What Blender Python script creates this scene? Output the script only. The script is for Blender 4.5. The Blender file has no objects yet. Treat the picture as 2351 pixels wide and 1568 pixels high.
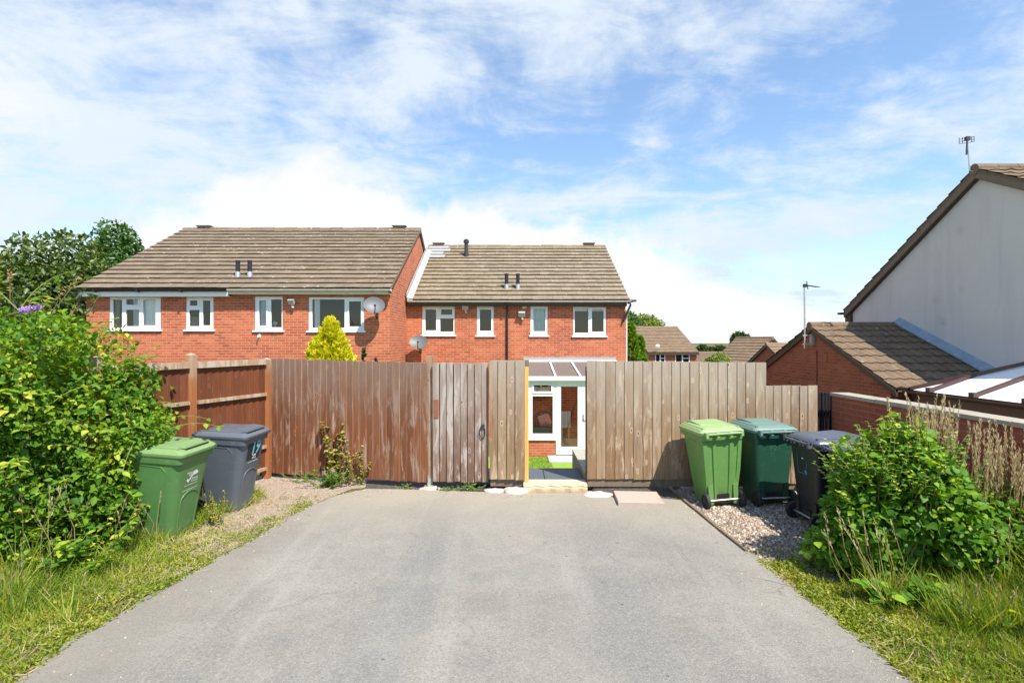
import bpy, bmesh, math, random
import numpy as np
from mathutils import Vector, Matrix, Euler
random.seed(7); rng = np.random.default_rng(11)
SC = bpy.context.scene; COL = SC.collection
F, CX, CY, H = 1200.0, 1175.5, 784.0, 2.11      # measured from the photograph: focal length, optical centre, eye height
def P(u, v, d): return Vector(((u-CX)*d/F, d, H+(CY-v)*d/F))
def X(u, d): return (u-CX)*d/F
def Z(v, d): return H+(CY-v)*d/F
R = math.radians
U = random.uniform

# ------------------------------------------------------------------ mesh building
def tag(o, label=None, cat=None, group=None, kind=None):
    if label: o['label'] = label
    if cat: o['category'] = cat
    if group: o['group'] = group
    if kind: o['kind'] = kind
    return o
def thing(name, loc, label, cat, rz=0, group=None):
    o = bpy.data.objects.new(name, None); COL.objects.link(o)
    o.empty_display_size = .2; o.location = loc; o.rotation_euler = (0, 0, rz)
    return tag(o, label, cat, group)
def root_of(o):
    while o.parent: o = o.parent
    return o
class MB:
    def __init__(s): s.v=[]; s.f=[]; s.r=[]; s.uv={}
    def face(s, pts, r=0., uv=None):
        n=len(s.v); s.v += [tuple(p) for p in pts]; s.f.append(tuple(range(n, n+len(pts)))); s.r.append(r)
        if uv: s.uv[len(s.f)-1]=uv
    def add(s, vs, fs, r=0.):
        n=len(s.v); s.v += [tuple(p) for p in vs]
        for f in fs: s.f.append(tuple(i+n for i in f)); s.r.append(r)
    def hexa(s, p, r=0.):      # 8 points: bottom 4 ccw, top 4
        s.add(p, [(3,2,1,0),(4,5,6,7),(0,1,5,4),(1,2,6,5),(2,3,7,6),(3,0,4,7)], r)
    def box(s, x0,x1,y0,y1,z0,z1, r=0.):
        s.hexa([(x0,y0,z0),(x1,y0,z0),(x1,y1,z0),(x0,y1,z0),(x0,y0,z1),(x1,y0,z1),(x1,y1,z1),(x0,y1,z1)], r)
    def bar(s, a, b, w, h, up=(0,0,1), r=0.):    # rectangular bar from a to b
        a=Vector(a); b=Vector(b); d=(b-a).normalized(); up=Vector(up)
        sd=d.cross(up)
        if sd.length<1e-4: sd=d.cross(Vector((1,0,0)))
        sd.normalize(); u=sd.cross(d).normalized(); sd*=w/2; u*=h/2
        s.hexa([a-sd-u,a+sd-u,b+sd-u,b-sd-u,a-sd+u,a+sd+u,b+sd+u,b-sd+u], r)
    def prism(s, poly, ext, r=0.):
        ext=Vector(ext); n=len(poly); a=[Vector(p) for p in poly]; b=[p+ext for p in a]
        s.add(a+b, [tuple(range(n))[::-1], tuple(range(n,2*n))]+[(i,(i+1)%n,n+(i+1)%n,n+i) for i in range(n)], r)
    def tube(s, pts, rad, n=8, r=0., caps=True):
        pts=[Vector(p) for p in pts]
        if not hasattr(rad,'__len__'): rad=[rad]*len(pts)
        rings=[]; prev=None
        for i,p in enumerate(pts):
            d=(pts[min(i+1,len(pts)-1)]-pts[max(i-1,0)]).normalized()
            if prev is None:
                a=d.orthogonal().normalized()
            else:
                a=(prev-d*prev.dot(d)); a = a.normalized() if a.length>1e-5 else d.orthogonal().normalized()
            prev=a; b=d.cross(a)
            rings.append([p+(a*math.cos(t*2*math.pi/n)+b*math.sin(t*2*math.pi/n))*rad[i] for t in range(n)])
        s.loft(rings, caps, r)
    def loft(s, rings, caps=True, r=0.):
        n=len(rings[0]); vs=[p for q in rings for p in q]; fs=[]
        for i in range(len(rings)-1):
            for t in range(n):
                fs.append((i*n+t, i*n+(t+1)%n, (i+1)*n+(t+1)%n, (i+1)*n+t))
        if caps:
            fs.append(tuple(range(n))[::-1]); fs.append(tuple(range((len(rings)-1)*n, len(rings)*n)))
        s.add(vs, fs, r)
    def cyl(s, c, axis, rad, half, n=16, r=0.):
        c=Vector(c); axis=Vector(axis).normalized()
        s.tube([c-axis*half, c+axis*half], rad, n, r)
    def build(s, name, mat, parent=None, smooth=False, local=False, loc=None, ang=40):
        me=bpy.data.meshes.new(name)
        off=Vector((0,0,0))
        if parent is not None and not local: off=root_of(parent).location.copy()
        elif loc is not None: off=Vector(loc)
        me.from_pydata([(p[0]-off[0],p[1]-off[1],p[2]-off[2]) for p in s.v], [], s.f)
        me.validate(); me.update()
        at=me.attributes.new('rnd','FLOAT','FACE'); at.data.foreach_set('value', s.r)
        uvl=me.uv_layers.new(name='UVMap')
        for p in me.polygons:
            n=p.normal
            cu=s.uv.get(p.index)
            for k,li in enumerate(p.loop_indices):
                if cu: uvl.data[li].uv=cu[k]; continue
                co=s.v[me.loops[li].vertex_index]
                if abs(n.z)>.8: uvl.data[li].uv=(co[0],co[1])
                elif abs(n.y)>=abs(n.x): uvl.data[li].uv=(co[0],co[2])
                else: uvl.data[li].uv=(co[1],co[2])
        if smooth:
            me.polygons.foreach_set('use_smooth',[True]*len(me.polygons)); me.set_sharp_from_angle(angle=R(ang))
        me.materials.append(mat)
        o=bpy.data.objects.new(name, me); COL.objects.link(o)
        if parent is not None: o.parent=parent
        elif loc is not None: o.location=loc
        return o
def plate(mb, A, B, rect, holes, n0, n1, r=0., edge=True):
    """plate with rectangular holes; A(s,z,n)->point; rect (s0,s1,z0,z1); n0 front, n1 back"""
    s0,s1,z0,z1=rect
    ss=sorted({s0,s1,*[h[0] for h in holes],*[h[1] for h in holes]}); zs=sorted({z0,z1,*[h[2] for h in holes],*[h[3] for h in holes]})
    inh=lambda a,b:any(h[0]-1e-6<=a<=h[1]+1e-6 and h[2]-1e-6<=b<=h[3]+1e-6 for h in holes)
    for i in range(len(ss)-1):
        for j in range(len(zs)-1):
            a,b,c,d=ss[i],ss[i+1],zs[j],zs[j+1]
            if inh((a+b)/2,(c+d)/2): continue
            mb.face([A(a,c,n0),A(b,c,n0),A(b,d,n0),A(a,d,n0)],r)
            if B: mb.face([A(a,c,n1),A(a,d,n1),A(b,d,n1),A(b,c,n1)],r)
    for (a,b,c,d) in holes+([(s0,s1,z0,z1)] if edge else []):
        for (p,q) in (((a,c),(b,c)),((b,c),(b,d)),((b,d),(a,d)),((a,d),(a,c))):
            mb.face([A(*p,n0),A(*q,n0),A(*q,n1),A(*p,n1)],r)

# ------------------------------------------------------------------ numpy scatter
def scatter(name, mat, tv, tf, pos, axis, nrm, scale, parent=None, rnd=None, loc=None, width=None):
    """instances template (y along axis, z along nrm); real mesh faces"""
    pos=np.asarray(pos,float); N=len(pos); a=np.asarray(axis,float); a=a/np.linalg.norm(a,axis=1,keepdims=True)
    n=np.asarray(nrm,float); x=np.cross(a,n); l=np.linalg.norm(x,axis=1,keepdims=True)
    bad=(l[:,0]<1e-3); x[bad]=np.cross(a[bad],[.3,.9,.2]); l=np.linalg.norm(x,axis=1,keepdims=True); x/=l
    z=np.cross(x,a); sc=np.asarray(scale,float).reshape(-1,1)*np.ones((N,1)); w=sc if width is None else np.asarray(width,float).reshape(-1,1)*np.ones((N,1))
    tv=np.asarray(tv,float); nv=len(tv)
    V=pos[:,None,:]+tv[None,:,0:1]*(x*w)[:,None,:]+tv[None,:,1:2]*(a*sc)[:,None,:]+tv[None,:,2:3]*(z*sc)[:,None,:]
    off=np.zeros(3)
    if parent is not None: off=np.array(root_of(parent).location)
    elif loc is not None: off=np.array(loc)
    V=(V-off).reshape(-1,3)
    tf=np.asarray(tf); k=tf.shape[1]; Fc=(tf[None,:,:]+(np.arange(N)*nv)[:,None,None]).reshape(-1)
    me=bpy.data.meshes.new(name); nf=N*len(tf)
    me.vertices.add(len(V)); me.vertices.foreach_set('co',V.ravel().astype(np.float32))
    me.loops.add(len(Fc)); me.loops.foreach_set('vertex_index',Fc.astype(np.int32))
    me.polygons.add(nf); me.polygons.foreach_set('loop_start',(np.arange(nf)*k).astype(np.int32))
    me.update(calc_edges=True)
    if rnd is None: rnd=rng.random(N)
    at=me.attributes.new('rnd','FLOAT','FACE'); at.data.foreach_set('value',np.repeat(np.asarray(rnd,np.float32),len(tf)))
    me.materials.append(mat); me.validate()
    o=bpy.data.objects.new(name,me); COL.objects.link(o)
    if parent is not None: o.parent=parent
    elif loc is not None: o.location=loc
    return o
LEAF=([(0,0,0),(-.30,.32,.07),(-.24,.68,.05),(0,1,-.12),(.24,.68,.05),(.30,.32,.07)],[(0,3,2,1),(0,5,4,3)])
BROAD=([(0,0,0),(-.42,.10,.06),(-.50,.45,.10),(0,.5,-.02),(-.26,.78,.02),(0,1,-.15),(.26,.78,.02),(.50,.45,.10),(.42,.10,.06)],
       [(0,3,2,1),(3,5,4,2),(0,8,7,3),(3,7,6,5)])
BLADE=([(-.5,0,0),(.5,0,0),(-.42,.35,.03),(.42,.35,.03),(-.28,.7,.12),(.28,.7,.12),(-.03,1,.28),(.03,1,.28)],[(0,1,3,2),(2,3,5,4),(4,5,7,6)])
SPRIG=([(0,0,0),(-.14,.4,.05),(0,1,0),(.14,.4,.05)],[(0,3,2,1)])
CHIP=([(-.5,-.4,0),(.5,-.35,0),(.45,.4,0),(-.4,.5,0),(-.25,-.2,.5),(.3,-.15,.55),(.2,.25,.5),(-.2,.25,.45)],[(4,5,6,7),(0,1,5,4),(1,2,6,5),(2,3,7,6),(3,0,4,7)])
def unit(n): 
    v=rng.normal(size=(n,3)); return v/np.linalg.norm(v,axis=1,keepdims=True)
def blob_points(blobs, n, shell=.30, bump=.12, freq=3.2, cut_z=None, seed=0):
    """points in the outer shell of a union of lumpy ellipsoids, with outward normals"""
    r2=np.random.default_rng(seed); ph=r2.uniform(0,6.28,(6,3)); kd=r2.normal(size=(6,3))*freq
    vol=np.array([b[3]*b[4]+b[4]*b[5]+b[3]*b[5] for b in blobs]); which=rng.choice(len(blobs),n,p=vol/vol.sum())
    B=np.array(blobs)[which]; d=unit(n); t=1-shell*rng.random(n)**1.6
    p0=B[:,:3]+d*B[:,3:6]
    bm=sum(np.sin(p0@kd[i]+ph[i,0]) for i in range(6))/6*2.2
    s=t*(1+bump*bm)
    p=B[:,:3]+d*B[:,3:6]*s[:,None]
    keep=np.ones(n,bool)
    for j,b in enumerate(blobs):
        q=(p-np.array(b[:3]))/np.array(b[3:6]); keep&=~((np.linalg.norm(q,axis=1)<.68)&(which!=j))
    if cut_z is not None: keep&=p[:,2]>cut_z
    nr=d/B[:,3:6]; nr/=np.linalg.norm(nr,axis=1,keepdims=True)
    return p[keep],nr[keep],bm[keep]
def leaf_axes(nr, out=.6, down=.35, jit=.8, upn=.5):
    n=len(nr); ax=nr*out+unit(n)*jit+np.array([0,0,-down]); nn=nr*.5+np.array([0,0,upn])+unit(n)*.55
    return ax,nn

# ------------------------------------------------------------------ materials
def newmat(name):
    m=bpy.data.materials.new(name); m.use_nodes=True; nt=m.node_tree
    return m,nt,nt.nodes['Principled BSDF']
def nd(nt,typ,ins=None,**props):
    n=nt.nodes.new(typ)
    for k,v in props.items(): setattr(n,k,v)
    for k,v in (ins or {}).items():
        s=n.inputs[k]
        if isinstance(v,bpy.types.NodeSocket): nt.links.new(v,s)
        else:
            if hasattr(s.default_value,'__len__') and hasattr(v,'__len__') and len(v)==3 and len(s.default_value)==4: v=(*v,1)
            s.default_value=v
    return n
def mix(nt,f,a,b,blend='MIX'):
    n=nt.nodes.new('ShaderNodeMix'); n.data_type='RGBA'; n.blend_type=blend
    for i,v in ((0,f),(6,a),(7,b)):
        if isinstance(v,bpy.types.NodeSocket): nt.links.new(v,n.inputs[i])
        else: n.inputs[i].default_value=(*v,1) if hasattr(v,'__len__') and len(v)==3 else v
    return n.outputs[2]
def math_(nt,op,a,b=0.,c=None,clamp=False):
    n=nt.nodes.new('ShaderNodeMath'); n.operation=op; n.use_clamp=clamp
    for i,v in enumerate((a,b) if c is None else (a,b,c)):
        if isinstance(v,bpy.types.NodeSocket): nt.links.new(v,n.inputs[i])
        else: n.inputs[i].default_value=v
    return n.outputs[0]
def noise(nt,vec,scale,detail=3,rough=.55,dist=0.,mapscale=None):
    if mapscale: vec=nd(nt,'ShaderNodeMapping',{'Vector':vec,'Scale':mapscale}).outputs[0]
    return nd(nt,'ShaderNodeTexNoise',{'Vector':vec,'Scale':scale,'Detail':detail,'Roughness':rough,'Distortion':dist}).outputs[0]
def step(nt,x,a,b,lo=0.,hi=1.):
    return nd(nt,'ShaderNodeMapRange',{'Value':x,'From Min':a,'From Max':b,'To Min':lo,'To Max':hi},interpolation_type='SMOOTHSTEP').outputs[0]
def ramp(nt,f,stops):
    n=nt.nodes.new('ShaderNodeValToRGB'); e=n.color_ramp.elements
    while len(e)<len(stops): e.new(.5)
    for i,(p,c) in enumerate(stops): e[i].position=p; e[i].color=(*c,1)
    nt.links.new(f,n.inputs[0]); return n.outputs[0]
def tc(nt,k='Object'): return nt.nodes.new('ShaderNodeTexCoord').outputs[k]
def att(nt): return nd(nt,'ShaderNodeAttribute',attribute_name='rnd').outputs['Fac']
def bump(nt,b,h,strength=.4,dist=.01):
    nt.links.new(nd(nt,'ShaderNodeBump',{'Height':h,'Strength':strength,'Distance':dist}).outputs[0],b.inputs['Normal'])
def link(nt,a,b,k): nt.links.new(a,b.inputs[k])
def plain(name,c,rough=.5,var=.12,scale=6,spec=.5,metal=0.,bmp=0.,dirt=None):
    m,nt,b=newmat(name); o=tc(nt)
    n=noise(nt,o,scale,5,.6)
    col=mix(nt,n,tuple(x*(1-var) for x in c),tuple(min(1,x*(1+var)) for x in c))
    if dirt:
        d=step(nt,noise(nt,o,dirt[1],6,.7),.52,.75); col=mix(nt,math_(nt,'MULTIPLY',d,dirt[2]),col,dirt[0])
    link(nt,col,b,'Base Color'); b.inputs['Roughness'].default_value=rough; b.inputs['Metallic'].default_value=metal
    b.inputs['Specular IOR Level'].default_value=spec
    if bmp: bump(nt,b,noise(nt,o,scale*12,4),bmp,.005)
    return m
def brick_mat(name,c1,c2,c3,mortar,bw=.225,rh=.075,dirt=0.):
    m,nt,b=newmat(name); uv=tc(nt,'UV'); o=tc(nt)
    kw={'Vector':uv,'Scale':1.0,'Mortar Size':.0065,'Mortar Smooth':.25,'Brick Width':bw,'Row Height':rh}
    t=nd(nt,'ShaderNodeTexBrick',{**kw,'Color1':(0,0,0),'Color2':(1,1,1),'Mortar':(.5,.5,.5),'Bias':0.},offset=.5)
    per=t.outputs['Color']
    col=ramp(nt,per,[(0,c1),(.45,c2),(.8,c3),(1,tuple(x*.62 for x in c2))])
    col=mix(nt,step(nt,noise(nt,uv,9,5,.65),.3,.75,0,.45),col,tuple(x*.6 for x in c2))
    big=noise(nt,uv,.7,4,.6); col=mix(nt,step(nt,big,.35,.7,0,.28),col,tuple(min(1,x*1.25) for x in c3))
    mo=mix(nt,noise(nt,uv,22,3),mortar,tuple(x*.75 for x in mortar))
    fin=mix(nt,t.outputs['Fac'],col,mo)
    if dirt: fin=mix(nt,step(nt,noise(nt,uv,1.7,6,.7),.45,.75,0,dirt),fin,(.05,.035,.03))
    link(nt,fin,b,'Base Color'); b.inputs['Roughness'].default_value=.85; b.inputs['Specular IOR Level'].default_value=.25
    hh=math_(nt,'SUBTRACT',math_(nt,'MULTIPLY',noise(nt,uv,60,3),.25),t.outputs['Fac']); bump(nt,b,hh,.6,.008)
    return m
def tile_mat(name,ca,cb,lichen=1.,moss=(.32,.17,.03),mossamt=.5,grey=0.):
    m,nt,b=newmat(name); o=tc(nt); r=att(nt)
    col=mix(nt,math_(nt,'ADD',math_(nt,'MULTIPLY',r,.55),.2),ca,cb)
    col=mix(nt,step(nt,noise(nt,o,2.2,6,.7),.4,.7,0,.5),col,tuple(x*.62 for x in ca))
    col=mix(nt,step(nt,noise(nt,o,40,4,.7),.45,.75,0,.45),col,tuple(min(1,x*1.5) for x in cb))
    v=nd(nt,'ShaderNodeTexVoronoi',{'Vector':o,'Scale':4.5,'Randomness':1.}); rad=noise(nt,o,1.3,4)
    sp=math_(nt,'MULTIPLY',step(nt,math_(nt,'ADD',v.outputs['Distance'],math_(nt,'MULTIPLY',noise(nt,o,30,3),.25)),.30,.22),step(nt,rad,.42,.54))
    col=mix(nt,math_(nt,'MULTIPLY',sp,.75*lichen),col,(.52,.50,.44))
    v2=nd(nt,'ShaderNodeTexVoronoi',{'Vector':o,'Scale':9.,'Randomness':1.})
    sp2=math_(nt,'MULTIPLY',step(nt,v2.outputs['Distance'],.26,.14),step(nt,noise(nt,o,2.1,3),.55,.66))
    col=mix(nt,math_(nt,'MULTIPLY',sp2,.8*lichen),col,(.07,.06,.05))
    ms=step(nt,noise(nt,nd(nt,'ShaderNodeMapping',{'Vector':o,'Location':(7,3,1)}).outputs[0],1.1,6,.72),.60,.72,0,mossamt)
    col=mix(nt,ms,col,moss)
    link(nt,col,b,'Base Color'); b.inputs['Roughness'].default_value=.9; b.inputs['Specular IOR Level'].default_value=.2
    bump(nt,b,noise(nt,o,70,4,.7),.35,.006); return m
def wood_mat(name,ca,cb,cc,knots=.8,weather=None,top=None,rough=.8):
    """ca/cb board tones by board, cc dark grain; weather=(colour, threshold) patches; top=(grey colour,z0,z1) bleaching"""
    m,nt,b=newmat(name); o=tc(nt); r=att(nt)
    off=nd(nt,'ShaderNodeCombineXYZ',{'X':math_(nt,'MULTIPLY',r,37.),'Y':math_(nt,'MULTIPLY',r,91.),'Z':math_(nt,'MULTIPLY',r,53.)}).outputs[0]
    p=nd(nt,'ShaderNodeVectorMath',{0:o,1:off},operation='ADD').outputs[0]
    wav=noise(nt,p,1.6,2,.5)
    g=noise(nt,p,1.,5,.65,1.2,(55,55,1.4)); g2=noise(nt,p,1.,3,.5,.5,(14,14,.5))
    col=mix(nt,r,ca,cb); col=mix(nt,step(nt,g,.42,.68,0,.75),col,cc); col=mix(nt,step(nt,g2,.35,.7,0,.5),col,tuple(x*1.25 for x in ca))
    if weather:
        wv=noise(nt,p,1.,6,.68,.6,(9,9,1.7)); col=mix(nt,step(nt,wv,weather[1],weather[1]+.16,0,.85),col,weather[0])
    if top:
        sx=nd(nt,'ShaderNodeSeparateXYZ',{0:nd(nt,'ShaderNodeNewGeometry').outputs['Position']}).outputs[2]
        zz=math_(nt,'ADD',sx,math_(nt,'MULTIPLY',math_(nt,'SUBTRACT',noise(nt,p,1.,4,.6,0,(7,7,2)),.5),1.5))
        col=mix(nt,step(nt,zz,top[1],top[2],0,top[3]),col,top[0])
    vv=nd(nt,'ShaderNodeTexVoronoi',{'Vector':nd(nt,'ShaderNodeMapping',{'Vector':p,'Scale':(11,11,5.2)}).outputs[0],'Scale':1.,'Randomness':1.})
    k=step(nt,vv.outputs['Distance'],.17,.06); hal=step(nt,vv.outputs['Distance'],.30,.15)
    sel=step(nt,nd(nt,'ShaderNodeSeparateColor',{0:vv.outputs['Color']}).outputs[0],.60,.64)
    col=mix(nt,math_(nt,'MULTIPLY',math_(nt,'MULTIPLY',hal,sel),.5*knots),col,tuple(min(1,x*1.7+.05) for x in cb))
    col=mix(nt,math_(nt,'MULTIPLY',math_(nt,'MULTIPLY',k,sel),knots),col,tuple(x*.5 for x in cc))
    link(nt,col,b,'Base Color'); b.inputs['Roughness'].default_value=rough; b.inputs['Specular IOR Level'].default_value=.25
    bump(nt,b,g,.5,.004); return m
def leaf_mat(name,stops,trans=.35,tcol=1.5,rough=.42,spec=.5):
    m,nt,b=newmat(name); r=att(nt); col=ramp(nt,r,stops)
    link(nt,col,b,'Base Color'); b.inputs['Roughness'].default_value=rough; b.inputs['Specular IOR Level'].default_value=spec
    t=nd(nt,'ShaderNodeBsdfTranslucent',{'Color':mix(nt,1.,col,(min(1,tcol),min(1,tcol*.95),tcol*.4),'MULTIPLY') if tcol<=1 else nd(nt,'ShaderNodeHueSaturation',{'Color':col,'Value':tcol,'Saturation':1.1,'Hue':.485}).outputs[0]})
    ms=nd(nt,'ShaderNodeMixShader',{0:trans,1:b.outputs[0],2:t.outputs[0]})
    nt.links.new(ms.outputs[0],nt.nodes['Material Output'].inputs['Surface']); return m
def glass_mat(name,tint=(.93,.96,.95),refl=1.0,frost=0.):
    m,nt,b=newmat(name); nt.nodes.remove(b)
    fr=nd(nt,'ShaderNodeFresnel',{'IOR':1.5}).outputs[0]
    f=math_(nt,'ADD',math_(nt,'MULTIPLY',fr,1.15*refl),.0,clamp=True)
    g=nd(nt,'ShaderNodeBsdfGlossy',{'Color':(1,1,1,1),'Roughness':.015+frost}); t=nd(nt,'ShaderNodeBsdfTransparent',{'Color':(*tint,1)})
    ms=nd(nt,'ShaderNodeMixShader',{0:f,1:t.outputs[0],2:g.outputs[0]})
    nt.links.new(ms.outputs[0],nt.nodes['Material Output'].inputs['Surface']); return m
# ------------------------------------------------------------------ palette
M={}
M['brick']=brick_mat('red brick',(.37,.080,.034),(.47,.112,.044),(.57,.165,.07),(.53,.37,.28))
M['brick_dark']=brick_mat('dark red brick',(.26,.065,.035),(.31,.075,.04),(.36,.10,.055),(.30,.19,.14),dirt=.35)
M['brick_far']=brick_mat('distant brick',(.38,.11,.05),(.43,.13,.06),(.46,.15,.08),(.42,.27,.2))
M['tile']=tile_mat('brown concrete tiles',(.155,.115,.08),(.235,.18,.125))
M['tile_grey']=tile_mat('weathered tiles',(.185,.145,.095),(.27,.215,.145),lichen=.8)
M['tile_pan']=tile_mat('roll tiles',(.135,.092,.06),(.20,.142,.093),lichen=.6,mossamt=.15)
M['tile_far']=tile_mat('far tiles',(.19,.13,.085),(.25,.175,.11),lichen=.7,mossamt=.2)
M['patch']=plain('pale replacement tiles',(.36,.355,.35),.8,.1)
M['lead']=plain('lead flashing',(.34,.34,.335),.6,.15,5,dirt=((.35,.36,.36),3,.6))
M['lead_blue']=plain('bluish lead flashing',(.20,.27,.34),.6,.35,7,dirt=((.5,.52,.55),6,.7))
M['white']=plain('white upvc',(.80,.80,.79),.3,.03)
M['cream']=plain('aged white plastic',(.66,.63,.55),.45,.1,4,dirt=((.3,.28,.22),3,.4))
M['black']=plain('black plastic',(.015,.015,.016),.45,.2)
M['brown_trim']=plain('brown stained timber',(.055,.036,.026),.6,.25,8)
M['verge']=plain('verge mortar',(.16,.125,.095),.9,.3,15)
M['metal']=plain('galvanised metal',(.55,.55,.53),.4,.1,10,metal=.7)
M['dish']=plain('grey dish',(.105,.11,.115),.5,.12,9)
M['darkmetal']=plain('dark metal',(.03,.03,.03),.5,.2)
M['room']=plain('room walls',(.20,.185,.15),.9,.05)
M['curtain']=plain('curtain',(.85,.84,.80),.9,.06)
M['blind']=plain('net curtain',(.50,.57,.60),.9,.08)
M['glass']=glass_mat('window glass')
M['glass2']=glass_mat('conservatory glass',(.93,.94,.92),.8)
def poly_mat():
    m,nt,b=newmat('tinted roof sheet'); b.inputs['Base Color'].default_value=(.36,.32,.285,1); b.inputs['Roughness'].default_value=.35
    t=nd(nt,'ShaderNodeBsdfTransparent',{'Color':(.60,.52,.46,1)}); ms=nd(nt,'ShaderNodeMixShader',{0:.42,1:t.outputs[0],2:b.outputs[0]})
    nt.links.new(ms.outputs[0],nt.nodes['Material Output'].inputs['Surface']); return m
M['poly']=poly_mat()
M['render']=plain('white painted render',(.55,.54,.525),.85,.05,.9,bmp=.15,dirt=((.50,.49,.48),1.3,.55))
def render_mat():
    m,nt,b=newmat('white painted render'); o=tc(nt)
    col=mix(nt,noise(nt,o,.8,5,.6),(.50,.495,.49),(.60,.595,.585))
    col=mix(nt,step(nt,noise(nt,o,1.,5,.65,.4,(3,3,.35)),.46,.72,0,.38),col,(.41,.402,.40))
    v=nd(nt,'ShaderNodeTexVoronoi',{'Vector':o,'Scale':1.5}); k=nd(nt,'ShaderNodeSeparateColor',{0:v.outputs['Color']}).outputs[0]
    d=math_(nt,'ADD',v.outputs['Distance'],math_(nt,'MULTIPLY',noise(nt,o,14,4,.7),.10))
    col=mix(nt,math_(nt,'MULTIPLY',step(nt,d,.11,.07),step(nt,k,.55,.8,0,.6)),col,(.22,.20,.19))
    col=mix(nt,math_(nt,'MULTIPLY',step(nt,d,.30,.10),step(nt,k,.5,.9,0,.22)),col,(.30,.28,.26))
    link(nt,col,b,'Base Color'); b.inputs['Roughness'].default_value=.9; b.inputs['Specular IOR Level'].default_value=.2
    bump(nt,b,noise(nt,o,40,5,.7),.35,.006); return m
M['render']=render_mat()
M['polywhite']=plain('white roof sheet',(.85,.85,.83),.35,.02)
M['maroon']=plain('brown upvc',(.075,.035,.03),.35,.15)
M['concrete']=plain('concrete',(.40,.36,.29),.9,.25,7,bmp=.3,dirt=((.2,.17,.12),5,.6))
M['sandstep']=plain('sandy concrete',(.50,.37,.22),.9,.3,11,bmp=.4,dirt=((.28,.18,.09),7,.7))
M['palestep']=plain('pale sandy concrete',(.50,.41,.28),.9,.25,9,bmp=.4,dirt=((.30,.22,.12),6,.6))
M['palecon']=plain('pale poured concrete',(.46,.41,.37),.9,.15,6,bmp=.4)
M['pinkslab']=plain('pink paving slab',(.42,.33,.27),.9,.15,9,bmp=.2,dirt=((.22,.18,.15),5,.5))
M['slate']=plain('dark slate paving',(.085,.095,.11),.6,.22,8,bmp=.1)
M['paleslab']=plain('grey paving',(.38,.40,.41),.8,.12,5)
M['coping']=plain('stone coping',(.33,.295,.23),.9,.25,14,bmp=.4,dirt=((.12,.11,.08),9,.7))
M['sleeper']=plain('grey sleeper wall',(.22,.21,.19),.85,.2,8)
M['sleeper_top']=plain('pale wall top',(.36,.34,.28),.85,.2,10)
M['wood_brown']=wood_mat('brown stained boards',(.19,.068,.028),(.33,.145,.07),(.10,.038,.02),.7,((.40,.30,.23),.49),((.29,.205,.155),.7,2.0,.8))
M['wood_gate']=wood_mat('flaking gate boards',(.13,.065,.038),(.26,.18,.13),(.07,.035,.02),.8,((.42,.37,.33),.46),((.34,.29,.25),.3,1.5,.55))
M['wood_pale']=wood_mat('weathered pale boards',(.205,.122,.06),(.36,.268,.175),(.125,.07,.034),.9,((.44,.345,.235),.52),((.36,.315,.26),.6,2.1,.72))
M['wood_side']=wood_mat('orange brown boards',(.105,.033,.013),(.175,.054,.02),(.055,.019,.009),.4,((.19,.085,.04),.58))
M['wood_rail']=wood_mat('weathered rail',(.30,.20,.12),(.36,.25,.16),(.16,.09,.05),.4,((.42,.36,.29),.45))
M['wood_post']=wood_mat('orange post',(.33,.125,.045),(.40,.16,.06),(.2,.07,.03),.3,((.40,.30,.2),.6),((.42,.35,.25),1.5,2.1,.9))
M['wood_new']=wood_mat('new yellow timber',(.62,.37,.10),(.68,.42,.13),(.50,.27,.07),.25)
M['wood_kick']=wood_mat('grey kick board',(.17,.125,.085),(.22,.17,.12),(.09,.06,.04),.4)
# plastics
def bin_plastic(name,c,rough=.42,fade=None):
    m,nt,b=newmat(name); o=tc(nt)
    col=mix(nt,noise(nt,o,3.5,5,.6),tuple(x*.9 for x in c),tuple(x*1.12 for x in c))
    sc_=step(nt,noise(nt,o,1.,4,.6,.8,(5,5,70)),.64,.70,0,.28); col=mix(nt,sc_,col,tuple(min(1,x*1.8+.06) for x in c)); sc2=step(nt,noise(nt,o,1.,4,.6,.3,(60,60,4)),.62,.72,0,.3); col=mix(nt,sc2,col,tuple(x*.6+.02 for x in c))
    d=step(nt,noise(nt,o,7,6,.75),.55,.75,0,.45); col=mix(nt,d,col,fade or tuple(min(1,x*1.6+.05) for x in c))
    sx=nd(nt,'ShaderNodeSeparateXYZ',{0:o}).outputs[2]
    low=step(nt,math_(nt,'ADD',sx,math_(nt,'MULTIPLY',noise(nt,o,6,4,.7),.4)),.5,.15,0,.45); col=mix(nt,low,col,(.16,.13,.09))
    link(nt,col,b,'Base Color'); b.inputs['Roughness'].default_value=rough; b.inputs['Specular IOR Level'].default_value=.45
    bump(nt,b,noise(nt,o,120,3),.12,.003); return m
M['bin_green']=bin_plastic('green bin plastic',(.075,.175,.055))
M['bin_lime']=bin_plastic('light green bin plastic',(.115,.25,.065))
M['lid_lime']=bin_plastic('sun faded green lid',(.25,.36,.15),.45)
M['lid_green']=bin_plastic('green lid',(.17,.265,.10),.45)
M['bin_grey']=bin_plastic('grey bin plastic',(.085,.10,.118))
M['lid_grey']=bin_plastic('grey lid',(.10,.112,.132),.33)
M['bin_teal']=bin_plastic('dark green bin plastic',(.016,.070,.042))
M['lid_teal']=bin_plastic('faded teal lid',(.13,.205,.18),.42)
M['bin_black']=bin_plastic('black bin plastic',(.014,.017,.022))
M['lid_black']=bin_plastic('black lid',(.075,.085,.105),.35)
M['rubber']=plain('rubber',(.02,.02,.02),.7,.2)
M['print_white']=plain('white print',(.62,.64,.63),.6,.05)
M['print_blue']=plain('pale blue print',(.18,.44,.50),.6,.15,20)
M['print_line']=plain('blue print',(.05,.17,.36),.6,.05)
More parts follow.
